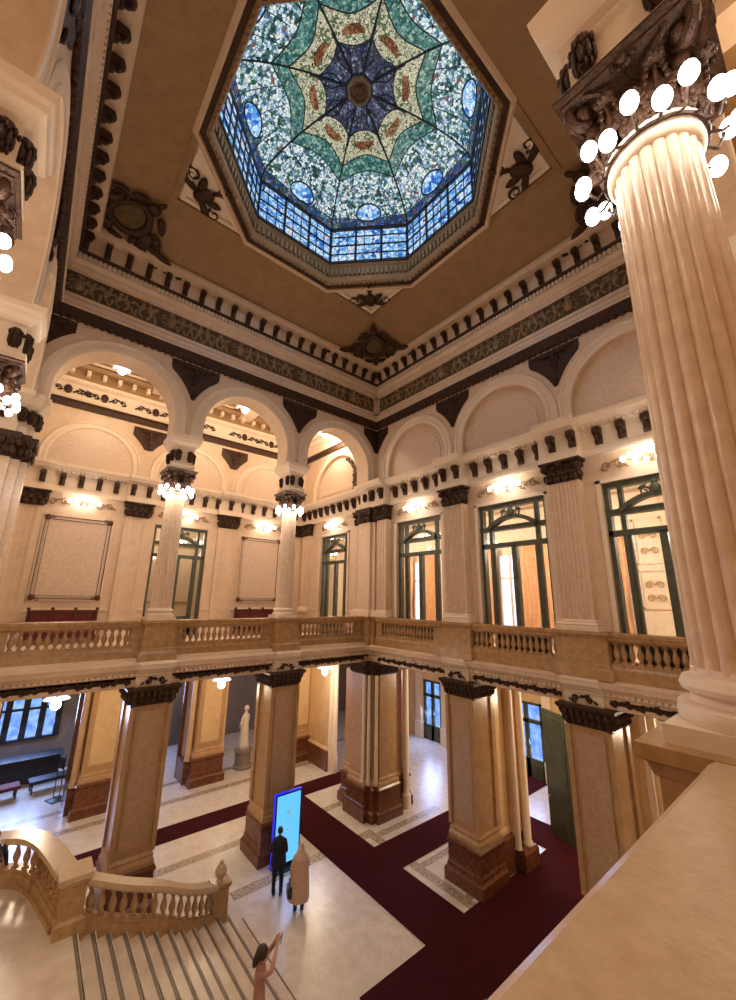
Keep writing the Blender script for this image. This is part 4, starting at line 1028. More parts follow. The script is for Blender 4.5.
# beams between the piers
bm = MB(); bm.box(-.8, -.02, -H, 0, 5.93, 6.2); bm.box(0, H, -H-.8, -H, 5.93, 6.2); bm.box(H, H+.8, -H, 0, 5.93, 6.2); bm.box(-8, H+.8, -.2, 2.4, 5.93, 6.2)
bm.box(-8.3, -7.1, -14, 2.4, 5.93, 6.2); struct('ceiling_beams', bm, 'pierlight')
# clustered corner piers
def ground_corner(q, label, loc):
    t = thing('ground_pier', label, 'pier', loc, {0: 0, 1: -pi/2, 2: pi, 3: pi/2}[q], 'corner piers of the ground floor')
    B = ((-.85, .12, -.58, .8), (-.85, .58, -.16, .8), (-.85, .38, -.38, .8), (-1.75, -.6, -.22, .7), (-.7, .22, -.3, 1.75))
    m = MB()
    for b in B: m.rmould(REDP, *b)
    m.build('base', 'red', t); m = MB()
    for b in B: m.rmould([(0, 1.2), (.08, 1.2), (.08, 1.30), (.03, 1.40), (.05, 1.46), (0, 1.54), (0, 5.44)], *b)
    m.build('shaft', 'pier', t); m = MB()
    for x, y in ((.25, -.48), (.48, -.27), (.0, -.56)): m.lathe([(.09, 1.24), (.11, 1.35), (.08, 1.5), (.07, 5.4)], (x, y), 14)
    m.lathe([(.2, .0), (.2, .5), (.16, .55), (.14, .7), (.13, 5.9)], (.45, 1.5), 18); m.build('attached_columns', 'lightcream', t, 'auto'); m = MB()
    for b in B[:3]: leafcap(m, *b, 5.42, .52)
    m.build('capital', 'bronze', t, 'auto'); return t
ground_corner(0, 'clustered marble pier at the room corner with stepped red base', (0, 0, 0)); ground_corner(3, 'clustered ground pier under the left end of the left arcade', (0, -H, 0))
ground_corner(1, 'clustered ground pier at the right end of the right wall', (H, 0, 0)); ground_corner(2, 'clustered ground pier below the viewer', (H, -H, 0))
# second row of piers under the gallery back wall
def back_pier(label, y, x=-7.0):
    t = thing('ground_pier', label, 'pier', (x, y, 0), 0, 'broad piers of the second row')
    m = MB(); m.rmould(REDP, -1.1, 0, -.62, .62); m.rmould([(.1, 0), (.1, .9), (.04, 1.0)], -1.5, -.55, -.85, .85); m.build('base', 'red', t)
    m = MB(); m.rmould(SHP, -1.1, 0, -.62, .62); m.box(-1.5, -.6, -.80, .80, 1.0, 5.9); m.rmould([(0, 5.44), (.08, 5.5), (.14, 5.8), (.16, 5.95)], -1.1, 0, -.62, .62); m.build('shaft', 'pier', t)
    m = MB(); m.rmould([(0, 1.8), (.012, 1.8), (.012, 5.2), (0, 5.2)], -1.0, 0, -.42, .42); m.build('shaft_panel', 'pierlight', t)
    m = MB()
    for q in (-1, 1): m.lathe([(.17, 1.0), (.17, 1.1), (.13, 1.2), (.12, 5.5), (.16, 5.9)], (-.45, q*.78), 18); 
    m.build('attached_columns', 'pierlight', t, 'auto')
    m = MB()
    for q in (-1, 1): m.box(-1.62, -1.5, q*.86-.1, q*.86+.1, .0, 5.9)
    m.build('edge_strip', 'red', t); return t
back_pier('broad pale pier left of the standing statue', -4.5); back_pier('broad pale pier at the left behind the curved balustrade', -8.95); back_pier('broad pier outside the left edge', -13.4)
back_pier('broad pier at the end of the carpeted aisle with dark red base', .35, -6.6)
# walls beyond
m = MB(); m.rmould([(.10, 0), (.10, .95), (0, 1.05), (0, 5.93)], -6.6, -4.7, .9, 1.25); sw = struct('wall_aisle', m, 'pierlight')
m = MB(); m.rmould([(.12, 0), (.12, .9), (.03, 1.0)], -6.62, -4.68, .88, 1.27); m.build('base_strip', 'red', sw)
m = MB()
for x in (-4.62, -4.25): m.lathe([(.17, 0), (.17, .9), (.13, 1.0), (.12, 5.5), (.16, 5.93)], (x, 1.0), 18)
m.build('attached_columns', 'lightcream', sw, 'auto')
wl = MB(); 
def holed(m, x0, x1, y0, y1, z0, z1): m.box(x0, x1, y0, y1, z0, z1)
fd = [(-5.05, -3.55), (1.25, 3.05)]
xs = [-17]+[v for a in fd for v in a]+[21]
for i in range(0, len(xs), 2): wl.box(xs[i], xs[i+1], 8.7, 9.0, 0, 6.15)
for a, b in fd: wl.box(a, b, 8.7, 9.0, 3.5, 6.15)
fwall = struct('wall_entrance', wl, 'pierlight')
m = MB()
for a, b in fd:
    for x in (a-.55, b+.1): m.rmould([(.06, 0), (.06, .9), (0, 1.0), (0, 5.2), (.08, 5.4)], x, x+.45, 8.5, 8.72)
m.build('door_pilasters', 'lightcream', fwall)
def glass_door(n, label, x0, x1):
    t = bpy.data.objects.new('door_%d' % n, None); COL.objects.link(t); t.location = ((x0+x1)/2, 8.75, 0); t['kind'] = 'structure'
    W = (x1-x0)/2; m = MB()
    for (a, b, c, d) in ((-W, -W+.14, 0, 3.5), (W-.14, W, 0, 3.5), (-W, W, 3.38, 3.5), (-W, W, 2.5, 2.68), (-.10, .10, 0, 3.4), (-W, W, 0, .85)): m.box(a, b, -.08, .05, c, d)
    for q in (-1, 1): m.box(q*W*.52-W*.32, q*W*.52+W*.32, -.11, -.08, .15, .7)
    m.build('door_frame', 'greendoor', t); g = MB(); g.box(-W+.1, W-.1, .05, .07, .8, 3.4); g.build('pane', 'dusk', t)
    m = MB()
    for q in (-1, 1): m.tube([(q*.16, -.14, 1.0), (q*.16, -.14, 1.35)], .02, 6)
    m.build('handle', 'gold', t)
glass_door(1, '', *fd[0]); glass_door(2, '', *fd[1])

# far window wall of the cloakroom side
XW = -13.2
m = MB(); wy = (-12.9, -10.2)
m.box(XW-.3, XW, -21, wy[0], 0, 6.15); m.box(XW-.3, XW, wy[1], 9.2, 0, 6.15); m.box(XW-.3, XW, *wy, 0, 1.6); m.box(XW-.3, XW, *wy, 3.9, 6.15)
m.box(XW-.3, XW, -7.4, -6.9, 0, 6.15); struct('wall_cloakroom', m, 'plaster')
t = bpy.data.objects.new('window_%d' % wn, None); COL.objects.link(t); t['kind'] = 'structure'; wn += 1
m = MB(); n = 4
for i in range(n+1): y = wy[0]+(wy[1]-wy[0])*i/n; m.box(XW-.15, XW+.06, y-.13, y+.13, 1.6, 3.9)
for z in (1.62, 3.0, 3.85): m.box(XW-.12, XW+.05, *wy, z-.05, z+.05)
m.build('window_frame', 'black', t); m = MB(); m.box(XW-.12, XW-.1, *wy, 1.6, 3.9); m.build('pane', 'dusk', t)
t = bpy.data.objects.new('window_%d' % wn, None); COL.objects.link(t); t['kind'] = 'structure'; wn += 1
m = MB(); m.box(XW, XW+.06, -6.6, -5.4, 1.2, 4.6); m.build('pane', 'dusk', t); m = MB()
for y in (-6.6, -6.0, -5.4): m.box(XW, XW+.1, y-.06, y+.06, 1.2, 4.6)
m.box(XW, XW+.1, -6.6, -5.4, 1.1, 1.25); m.box(XW, XW+.1, -6.6, -5.4, 2.9, 3.0); m.build('window_frame', 'black', t)
area('dusk_window_light', (XW+.4, -11.5, 2.8), (-8, -11, 0), 2.6, 2.2, 450, COOL)
area('dusk_window_light', (XW+.4, -6, 3), (-8, -5, 0), 1.2, 3, 160, COOL)
for a, b in fd: area('door_daylight', ((a+b)/2, 8.5, 2.2), ((a+b)/2+.3, 3, 0), 1.3, 2.4, 150, COOL)
# dark furniture under the far windows
t = thing('counter', 'long black counter below the far blue windows at the left', 'counter', (-12.3, -11.6, 0))
m = MB(); m.box(-.4, .4, -1.7, 1.7, .08, 1.0); m.build('body', 'black', t); m = MB(); m.box(-.48, .48, -1.8, 1.8, 1.0, 1.07); m.build('top', 'black', t); m = MB(); m.box(-.34, .34, -1.6, 1.6, 0, .08); m.build('kickboard', 'wood', t)
for k, (y, lb) in enumerate(((-12.3, 'dark padded bench at the left edge on the bluish floor'), (-10.6, 'dark padded bench in front of the black counter'))):
    t = thing('bench', lb, 'bench', (-10.6-.2*k, y+.2 if k == 0 else y+.35, 0), .1)
    m = MB(); m.rmould([(0, .38), (.03, .40), (.03, .50), (0, .52)], -.3, .3, -.75, .75); m.build('seat', 'velvet' if k == 0 else 'black', t)
    for x in (-.24, .24):
        for y_ in (-.66, .66): m = MB(); m.box(x-.03, x+.03, y_-.03, y_+.03, 0, .38); m.build('leg', 'black', t)
t = thing('sign_stand', 'thin black metal stand next to the broad left pier', 'stand', (-9.3, -10.05, 0), .4)
m = MB(); m.lathe([(.26, 0), (.26, .03), (.05, .06)], n=24); m.box(-.3, .3, -.3, .3, 0, .03); m.build('foot', 'black', t)
for x in (-.22, .22): m = MB(); m.tube([(x, 0, .03), (x, 0, 1.75)], .018, 6); m.build('post', 'black', t)
m = MB(); m.tube([(-.22, 0, 1.72), (.22, 0, 1.72)], .018, 6); m.build('crossbar', 'black', t); m = MB(); m.box(-.16, .2, -.03, .03, 1.2, 1.62); m.build('sign_plate', 'black', t)
# reception desk and cabinet behind the statue
t = thing('cabinet', 'grey green cabinet standing left of the statue', 'cabinet', (-11.2, -3.9, 0)); m = MB(); m.box(-.4, .4, -.55, .55, .1, 1.5); m.build('body', 'plaster', t)
m = MB(); m.rmould([(0, 1.5), (.04, 1.52), (.04, 1.58)], -.4, .4, -.55, .55); m.build('top', 'black', t)
for q in (-1, 1): m = MB(); m.box(.4, .43, q*.27-.24, q*.27+.24, .16, 1.44); d = m.build('door', 'greendoor', t); m = MB(); m.tube([(.45, q*.06, .75), (.45, q*.06, .95)], .012, 5); m.build('handle', 'gold', d)
t = thing('display_board', 'dark framed display board standing behind the grey cabinet', 'board', (-12.2, -3.2, 0)); m = MB(); m.box(-.04, .04, -.9, .9, .9, 2.6); m.build('board', 'wood', t)
m = MB(); m.box(.04, .06, -.8, .8, 1.0, 2.5); m.build('board_face', 'plaster', t)
for q in (-1, 1): m = MB(); m.box(-.03, .03, q*.8-.03, q*.8+.03, 0, .9); m.build('leg', 'black', t)

# statue: a draped standing figure on a round drum
t = thing('statue', 'white marble statue of a draped standing figure on a low round drum', 'statue', (-7.7, -2.4, 0), R(-60))
m = MB(); m.lathe([(.46, 0), (.46, .12), (.40, .18), (.40, .72), (.45, .78), (.45, .84)], n=28); m.build('plinth', 'plaster', t, 'auto')
m = MB()
def drape(mb, secs, n=36, folds=7, amp=.06):
    vs = []; fs = []
    for j, (z, rx, ry, ox, oy) in enumerate(secs):
        for i in range(n):
            a = 2*pi*i/n; k = 1+amp*sin(folds*a+z*2)*min(1, (j < len(secs)-3)*1.0+.2); vs.append((ox+rx*k*cos(a), oy+ry*k*sin(a), z))
    M_ = len(secs)
    for j in range(M_-1):
        for i in range(n): k = (i+1) % n; fs.append((j*n+i, j*n+k, (j+1)*n+k, (j+1)*n+i))
    fs += [tuple(range(n-1, -1, -1)), tuple((M_-1)*n+i for i in range(n))]; return mb.add(vs, fs)
drape(m, [(.84, .30, .26, 0, 0), (1.1, .27, .23, 0, 0), (1.5, .24, .20, .02, 0), (1.85, .23, .18, .03, 0), (2.1, .20, .15, .02, 0), (2.3, .23, .16, 0, 0), (2.45, .25, .15, 0, 0), (2.55, .15, .11, 0, 0), (2.6, .07, .07, 0, 0), (2.68, .06, .06, 0, 0)])
m.ell((0, 0, 2.80), (.10, .12, .14), 0, 16, 10); m.ell((0, .03, 2.84), (.115, .13, .13), 0, 14, 8); m.ell((0, -.12, 2.79), (.018, .025, .03))
m.tube([(-.22, 0, 2.45), (-.32, -.04, 2.2), (-.25, -.2, 2.05), (-.08, -.26, 2.15)], .065, 10, .045); m.tube([(.22, 0, 2.45), (.34, -.02, 2.18), (.30, -.12, 1.92)], .065, 10, .04)
m.build('draped_figure', 'statue', t, True)

# dark green door leaf standing open in the vestibule
t = thing('door_leaf', 'tall dark green panelled door standing open beside the red carpet', 'door', (5.20, 4.72, 0), R(-26))
m = MB(); m.box(0, 1.35, -.05, .05, .02, 4.35); m.build('leaf', 'greendoor', t)
for z0, z1 in ((.25, 1.15), (1.35, 3.0), (3.2, 4.15)):
    m = MB(); m.rmould([(0, z0), (0, z1)], .15, 1.2, -.075, .075); pn = m.build('raised_panel', 'greendoor', t)
m = MB(); m.ell((.12, -.1, 1.25), (.05, .05, .05)); m.ell((.12, .1, 1.25), (.05, .05, .05)); m.build('handle', 'gold', t)
for z in (3.02, 1.2): m = MB(); m.box(.0, 1.35, -.07, .07, z, z+.08); m.build('rail_bar', 'green', t)
t = thing('door_leaf', 'dark green door edge between pale jambs seen right of the last ground pier', 'door', (11.3, .6, 0), R(10))
m = MB(); m.box(0, 1.3, -.05, .05, .02, 4.9); m.build('leaf', 'greendoor', t); m = MB(); m.rmould([(0, .3), (0, 4.5)], .15, 1.15, -.075, .075); m.build('raised_panel', 'green', t); m = MB(); m.ell((.12, -.1, 1.2), (.05, .05, .05)); m.build('handle', 'gold', t)
m = MB(RW); m.run([(0, 0), (.3, 0), (.3, 5.9), (0, 5.9)], 10.75, 11.15); m.box(11.9, 12.3, 0, .3, 0, 5.9); m.lathe([(.12, 0), (.12, 5.9)], (11.3, .25), 16); struct('door_jambs', m, 'lightcream')

# ---- carpets
m = MB()
def cp(x0, x1, y0, y1): m.box(x0, x1, y0, y1, .006, .03)
cp(-4.15, -3.1, -14, 1.4); cp(-3.1, 13.2, -3.05, -1.42)
cp(1.75, 3.16, -1.42, 8.6); cp(5.65, 7.5, -1.42, 8.6); cp(3.16, 5.65, 3.4, 5.0); cp(5.7, 7.45, -5.25, -3.05)
o = m.build('carpet_runner', 'carpet'); tag(o, 'deep burgundy carpet runners laid in strips over the white marble floor', 'carpet')

# ---- grand stair
ys = [-6.32, -6.74, -7.09, -7.49, -7.86, -8.18, -8.51, -8.85, -9.17, -9.51, -9.85, -10.15, -10.49]
xl = [2.0, 1.95, 1.95, 2.05, 2.25, 2.4, 2.5, 2.58, 2.66, 2.72, 2.78, 2.82, 2.86]
st = MB(); gv = MB()
st.box(xl[0]-.2, 11.2, -7.0, ys[0], -.05, .004)
for i in range(1, 13):
    z = .16*i; y1 = ys[i]; y0 = ys[i+1] if i < 12 else -16.2; x0 = xl[i]-.35
    st.box(x0, 11.3, y0-.02, y1, z-.16 if i > 1 else 0, z); st.box(x0, 11.3, y1-.02, y1+.025, z-.05, z)
for i in range(0, 13): gv.box(xl[i]-.1, 11.2, ys[i]-.07, ys[i]-.03, .16*i, .16*i+.006)
land = [(2.51, -10.49), (2.42, -10.8), (1.7, -10.95), (.9, -11.2), (.3, -11.5), (.0, -11.85), (-.1, -12.3), (-.1, -17), (2.51, -17)]
st.add([(x, y, 0) for x, y in land]+[(x, y, 1.92) for x, y in land], [tuple(range(8, -1, -1)), tuple(range(9, 18))]+[(i, (i+1) % 9, 9+(i+1) % 9, 9+i) for i in range(9)])
stair = struct('staircase', st, 'step'); gv.build('tread_inlay', 'groove', stair)

def ribbon(mb, P, hw, z0, z1):
    """band of half width hw following P (x, y, z), from z+z0 to z+z1"""
    vs = []; fs = []; n = len(P)
    for i, p in enumerate(P):
        a = Vector(P[max(i-1, 0)]); b = Vector(P[min(i+1, n-1)]); d = (b-a); nx, ny = -d.y, d.x; l = math.hypot(nx, ny); nx /= l; ny /= l
        vs += [(p[0]+nx*hw, p[1]+ny*hw, (p[2]+z0) if z0 is not None else 0), (p[0]-nx*hw, p[1]-ny*hw, (p[2]+z0) if z0 is not None else 0), (p[0]-nx*hw, p[1]-ny*hw, p[2]+z1), (p[0]+nx*hw, p[1]+ny*hw, p[2]+z1)]
    for i in range(n-1):
        for j in range(4): k = (j+1) % 4; fs.append((4*i+j, 4*i+k, 4*i+4+k, 4*i+4+j))
    fs += [(0, 1, 2, 3), (4*n-1, 4*n-2, 4*n-3, 4*n-4)]; return mb.add(vs, fs)
def smooth(P, n=8):
    out = []
    for i in range(len(P)-1):
        p0, p1, p2, p3 = [Vector(P[max(0, min(len(P)-1, k))]) for k in (i-1, i, i+1, i+2)]
        for j in range(n):
            t = j/n; out.append(.5*((2*p1)+(p2-p0)*t+(2*p0-5*p1+4*p2-p3)*t*t+(-p0+3*p1-3*p2+p3)*t**3))
    out.append(Vector(P[-1])); return out
def curved_balustrade(label, P, n, hw=.17, flat=False):
    t = thing('stair_balustrade', label, 'balustrade', (0, 0, 0), 0, 'balustrades of the grand stair'); S = smooth(P)
    m = MB(); ribbon(m, S, hw+.04, None, .10); ribbon(m, S, hw, .08, .28); ribbon(m, S, hw-.04, .26, .34); m.build('plinth', 'rail', t)
    m = MB(); ribbon(m, S, hw-.02, .84, .90); ribbon(m, S, hw+.04, .89, 1.0); m.build('handrail', 'nearrail', t)
    L = [0]
    for a, b in zip(S[:-1], S[1:]): L.append(L[-1]+(b-a).length)
    for i in range(n):
        q = L[-1]*(i+.6)/(n+.2); k = max(j for j in range(len(L)-1) if L[j] <= q); f = (q-L[k])/(L[k+1]-L[k]); p = S[k].lerp(S[k+1], f)
        b = link('baluster', bal_me, t, (p.x, p.y, p.z+.33))
    return t
curved_balustrade('carved marble balustrade climbing along the striped stair steps', [(1.86, -7.28, .10), (2.24, -8.0, .48), (2.46, -8.75, .93), (2.60, -9.6, 1.34), (2.68, -10.42, 1.78)], 14)
curved_balustrade('curved landing balustrade sweeping round at the left edge', [(2.62, -10.74, 1.92), (1.8, -10.90, 1.92), (1.05, -11.08, 1.92), (.45, -11.35, 1.92), (.12, -11.75, 1.92), (.0, -12.2, 1.92), (.0, -13.0, 1.92)], 15)
t = thing('newel_post', 'carved newel post with knob at the foot of the stair balustrade', 'post', (1.78, -7.04, 0))
m = MB(); m.rmould([(.05, 0), (.05, .14), (0, .2), (0, .92), (.03, .96), (.05, 1.02), (.05, 1.06)], -.19, .19, -.19, .19); m.build('shaft', 'rail', t)
m = MB(); m.lathe([(.12, 1.06), (.08, 1.10), (.07, 1.14), (.14, 1.20), (.16, 1.28), (.13, 1.38), (.06, 1.45), (.07, 1.49), (.01, 1.54)], n=18); m.build('finial', 'nearrail', t, 'auto')
m = MB(lambda x, y, z: (x, y, z)); m.spiral((0, .65), .12, 1.4, pi/2, -.20, .03, 1); m.spiral((0, .38), .1, 1.3, -pi/2, -.20, .03, -1); m.build('carving', 'nearrail', t)
t = thing('newel_post', 'broad marble newel block where the stair balustrade meets the landing curve', 'post', (2.72, -10.66, 0))
m = MB(); m.rmould([(.05, 0), (.05, 2.14), (0, 2.2), (0, 2.72), (.03, 2.76), (.03, 2.80)], -.26, .20, -.20, .24); m.build('block', 'rail', t)
m = MB(); m.rmould([(.03, 2.80), (.08, 2.86), (.08, 2.955)], -.26, .20, -.20, .24); m.build('cap', 'nearrail', t)

# ---- lit screen on the floor
t = thing('display_screen', 'tall glowing blue white screen standing in front of a marble pier', 'screen', (.72, -4.42, 0), R(90))
m = MB(); m.box(-.49, .49, -.04, .10, .10, 2.16); m.build('casing', 'black', t)
m = MB(); m.box(-.44, .44, -.05, -.04, .16, 2.12); m.build('screen', 'screen', t)
m = MB(); m.box(-.50, -.49, -.03, .10, .1, 2.16); m.box(-.5, .5, -.03, .10, 2.16, 2.175); m.build('rim_light', 'glow_blue', t)
m = MB(); m.box(-.45, .45, -.25, .25, 0, .05); m.box(-.3, .3, -.03, .06, .05, .12); m.build('foot', 'black', t)
m = MB()
for z, k in ((1.62, 1.0), (1.12, .6), (.86, .9)): m.poly([(-.07*k, z), (.07*k, z), (.03*k, z-.09*k), (-.03*k, z-.09*k)], -.056, -.05)
for z in (1.35, 1.30, 1.02): m.box(-.10, .10, -.056, -.05, z, z+.012)
m.build('screen_marks', 'ink', t)
area('screen_light', (.92, -4.42, 1.2), (3, -4.8, .2), .9, 1.9, 26, (.25, .4, 1))

# ---- lamps over the ground floor aisles
m = MB(); m.lathe([(.05, .12), (.34, .10), (.38, .05), (.22, .03), (.05, .03)], n=28); for_plate = m.mesh('reflector', 'flower', True)
m = MB(); m.ell((0, 0, -.12), (.155, .155, .16), 0, 16, 10); gl2 = m.mesh('globe', 'globe', True); m = MB(); m.tube([(0, 0, .1), (0, 0, .95)], .03, 8); rd2 = m.mesh('rod', 'gold')
def aisle(label, loc, pw=P_AISLE):
    t = thing('ceiling_lamp', label, 'lamp', loc, 0, 'globe lamps of the ground floor aisles'); link('reflector', for_plate, t); link('globe', gl2, t); link('rod', rd2, t)
    point('lamp', Vector(loc)+Vector((0, 0, -.5)), pw, WARM, .22)
for (x, y), lb in {(-3.4, -11.1): 'white globe lamp at the left above the aisle near the blue windows', (-3.4, -5.55): 'white globe lamp hanging above the aisle by the statue', (-3.4, -.35): 'white globe lamp next to the clustered corner pier',
                   (2.7, 3.6): 'globe lamp above the carpet towards the first entrance door', (7.3, 3.6): 'globe lamp above the wide carpet by the open green door', (11.2, 3.6): 'globe lamp hidden behind the last ground pier',
                   (2.5, -16.5): 'globe lamp under the near left gallery', (16.5, -4.5): 'globe lamp under the viewer side gallery', (8.5, -16.5): 'globe lamp over the stair landing', (16.5, -11.5): 'globe lamp below the viewer'}.items():
    aisle(lb, (x, y, 5.15))
point('door_glow', (-10, -2.5, 4.8), 60, WARM, .3)  # bare warm point light above the cloakroom floor, without a fitting

# ---- the hall behind the right wall windows
m = MB(); HY = 6.0
m.box(-19, 21, HY, HY+.2, G, 13.2); m.box(-19, 21, .45, HY, 13.2, 13.4); m.box(-19.2, -19, .45, HY, G, 13.2); m.box(-19, -GD-.5, .2, .45, G, 13.2); m.box(-19, -17, .45, HY, 6.5, G)
hall = struct('wall_hall', m, 'hallwall')
m = MB()
for x in (-11.6, -10.2, -8.2, -6.2, -.6, 1.2, 6.6, 8.4, 10.6, 12.6, 14.6):
    m.rmould([(.05, G), (.05, G+1.1), (.0, G+1.3), (0, 12.1), (.1, 12.2), (.12, 12.7)], x-.28, x+.28, HY-.2, HY)
for x in (9.5, 11.6, 0.3, 7.5, -9.2, -7.2):
    for z0, z1 in ((8.4, 9.9), (10.1, 11.9)):
        for (a, b, c, d) in ((x-.5, x+.5, z0, z0+.07), (x-.5, x+.5, z1-.07, z1), (x-.5, x-.43, z0, z1), (x+.43, x+.5, z0, z1)): m.box(a, b, HY-.06, HY, c, d)
m.box(-19, 21, HY-.25, HY, 12.7, 13.0); m.build('hall_pilasters', 'lightcream', hall)
m = MB(lambda s, d, z: (s, HY+d, z))
for x in (9.5, 11.6, .3, 7.5, -9.2, -7.2):
    for z in (8.8, 9.3, 10.6, 11.2): m.spiral((x-.18, z), .15, 1.4, 0, -.05, .025, 1); m.spiral((x+.18, z), .15, 1.4, pi, -.05, .025, -1)
m.build('gilt_relief', 'gold', hall)
def pane_window(x0, x1, z0, z1, label):
    global wn
    t = bpy.data.objects.new('window_%d' % wn, None); COL.objects.link(t); t['kind'] = 'structure'; wn += 1
    m = MB(); m.box(x0, x1, HY-.03, HY-.01, z0, z1); m.build('pane', 'daylight', t); m = MB()
    for x in (x0, (x0+x1)/2, x1): m.box(x-.04, x+.04, HY-.10, HY-.02, z0, z1)
    for z in (z0, z0+(z1-z0)*.7, z1): m.box(x0, x1, HY-.09, HY-.02, z-.04, z+.04)
    m.build('window_frame', 'lightcream', t)
pane_window(-3.1, -2.1, 7.0, 10.9, ''); pane_window(2.9, 4.05, 7.0, 10.9, ''); pane_window(8.05, 8.5, 7.0, 9.0, '')
def curtain(label, x0, x1, z0, z1, y=HY-.35, pinch=.4):
    m = MB(); n = 40; k = 14; vs = []; fs = []; c = x0 if 'left' in label.split(' of ')[0] else x1
    for j in range(k+1):
        z = z1+(z0-z1)*j/k; t = j/k; f = 1-pinch*.35*math.exp(-((t-.68)/.2)**2)
        for i in range(n+1): u = i/n; x = x0+(x1-x0)*u; x = c+(x-c)*f; vs.append((x, y+.05*sin(u*pi*15)*f, z))
    for j in range(k):
        for i in range(n): a = j*(n+1)+i; fs.append((a, a+1, a+n+2, a+n+1))
    m.add(vs, fs); o = m.build('curtain', 'curtain', None, True); md = o.modifiers.new('cloth', 'SOLIDIFY'); md.thickness = .012
    tag(o, label, 'curtain', 'orange curtains of the hall windows')
curtain('orange curtain at left of the daylight seen through the first window', -4.15, -2.95, 7.0, 11.2); curtain('orange curtain at right of the daylight seen through the first window', -2.25, -1.0, 7.0, 11.2)
curtain('narrow orange curtain at left of the daylight seen through the middle window', 2.0, 3.0, 7.0, 11.2); curtain('wide orange curtain at right of the daylight seen through the middle window', 3.95, 5.7, 7.0, 11.4)
curtain('orange curtain at left of the view through the window beside the big column', 7.8, 8.75, 7.0, 11.2)
for x, lb in ((-8.5, 'outermost left'), (-3, 'far left'), (2.5, 'left'), (7.6, 'right'), (12.5, 'far right')):  # outermost one added to brighten the hall seen through the end gallery window
    t = thing('chandelier', 'crystal chandelier glowing in the hall beyond the windows, '+lb, 'lamp', (x, 3.2, 11.6)); m = MB()
    for k in range(8): a = k*pi/4; m.tube([(0, 0, -.2), (.25*cos(a), .25*sin(a), -.3), (.42*cos(a), .42*sin(a), -.05)], .015, 5)
    m.tube([(0, 0, -.3), (0, 0, 1.6)], .02, 6); m.build('arms', 'gold', t)
    for k in range(8): a = k*pi/4; link('bulb', bulb_me, t, (.42*cos(a), .42*sin(a), .03))
    point('lamp', (x, 3.2, 10.9), 260, WHITE, .3)
# room behind the gallery back window
m = MB(); m.box(-11.4, -11.2, -11, -2, G, 13.2); m.box(-11.2, -GD-.45, -11.2, -11, G, 13.2); m.box(-11.2, -GD-.45, -2, -1.8, G, 13.2); m.box(-11.4, -GD-.45, -11.2, -1.8, 13.2, 13.4); bh = struct('wall_side_room', m, 'hallwall')
m = MB(); m.box(-11.2, -11.12, -10.3, -8.9, 7.0, 11.6); m.build('pane', 'daylight', bh); m = MB()
for y in (-7.6, -5.6):
    for (a, b, c, d) in ((y-.7, y+.7, 8.2, 8.3), (y-.7, y+.7, 11.4, 11.5), (y-.7, y-.62, 8.2, 11.5), (y+.62, y+.7, 8.2, 11.5)): m.box(-11.2, -11.1, a, b, c, d)
m.build('panel_moulding', 'gold', bh); point('lamp', (-9.3, -6.5, 11.8), 110, WARM, .3)

# ---- sofas in the left gallery
def sofa(label, y):
    t = thing('sofa', label, 'sofa', (-6.0, y, G), pi/2, 'dark red sofas along the gallery back wall'); W = 1.15
    m = MB(); m.rmould([(0, .26), (.02, .30), (.02, .46), (-.03, .50)], -W+.1, W-.1, -.42, .25); m.build('seat', 'velvet', t)
    m = MB()
    for i in range(3): x = -W+.1+(2*W-.2)*(i+.5)/3; m.rmould([(0, .55), (0, 1.12)], x-.33, x+.33, .24, .34)
    m.build('back_cushion', 'velvet', t)
    m = MB(); m.box(-W, W, .30, .40, .3, 1.16); m.box(-W, W, .22, .42, 1.14, 1.24)
    for i in range(4): x = -W+.03+(2*W-.06)*i/3; m.box(x-.03, x+.03, .20, .42, .3, 1.28); m.ell((x, .3, 1.3), (.07, .06, .06))
    m.box(-W, W, -.45, .3, .2, .3); m.build('frame', 'wood', t)
    for q in (-1, 1): m = MB(); m.box(q*W-.05, q*W+.05, -.42, .3, .5, .72); m.ell((q*W, -.44, .68), (.07, .06, .07)); m.build('armrest', 'wood', t)
    for x in (-W+.05, W-.05):
        for y_ in (-.4, .35): m = MB(); m.lathe([(.03, 0), (.045, .1), (.04, .22)], (x, y_), 10); m.build('leg', 'wood', t)
sofa('dark red velvet sofa below the large framed panel', -11.2); sofa('dark red velvet sofa below the small framed panel, left of the slim column', -2.95)

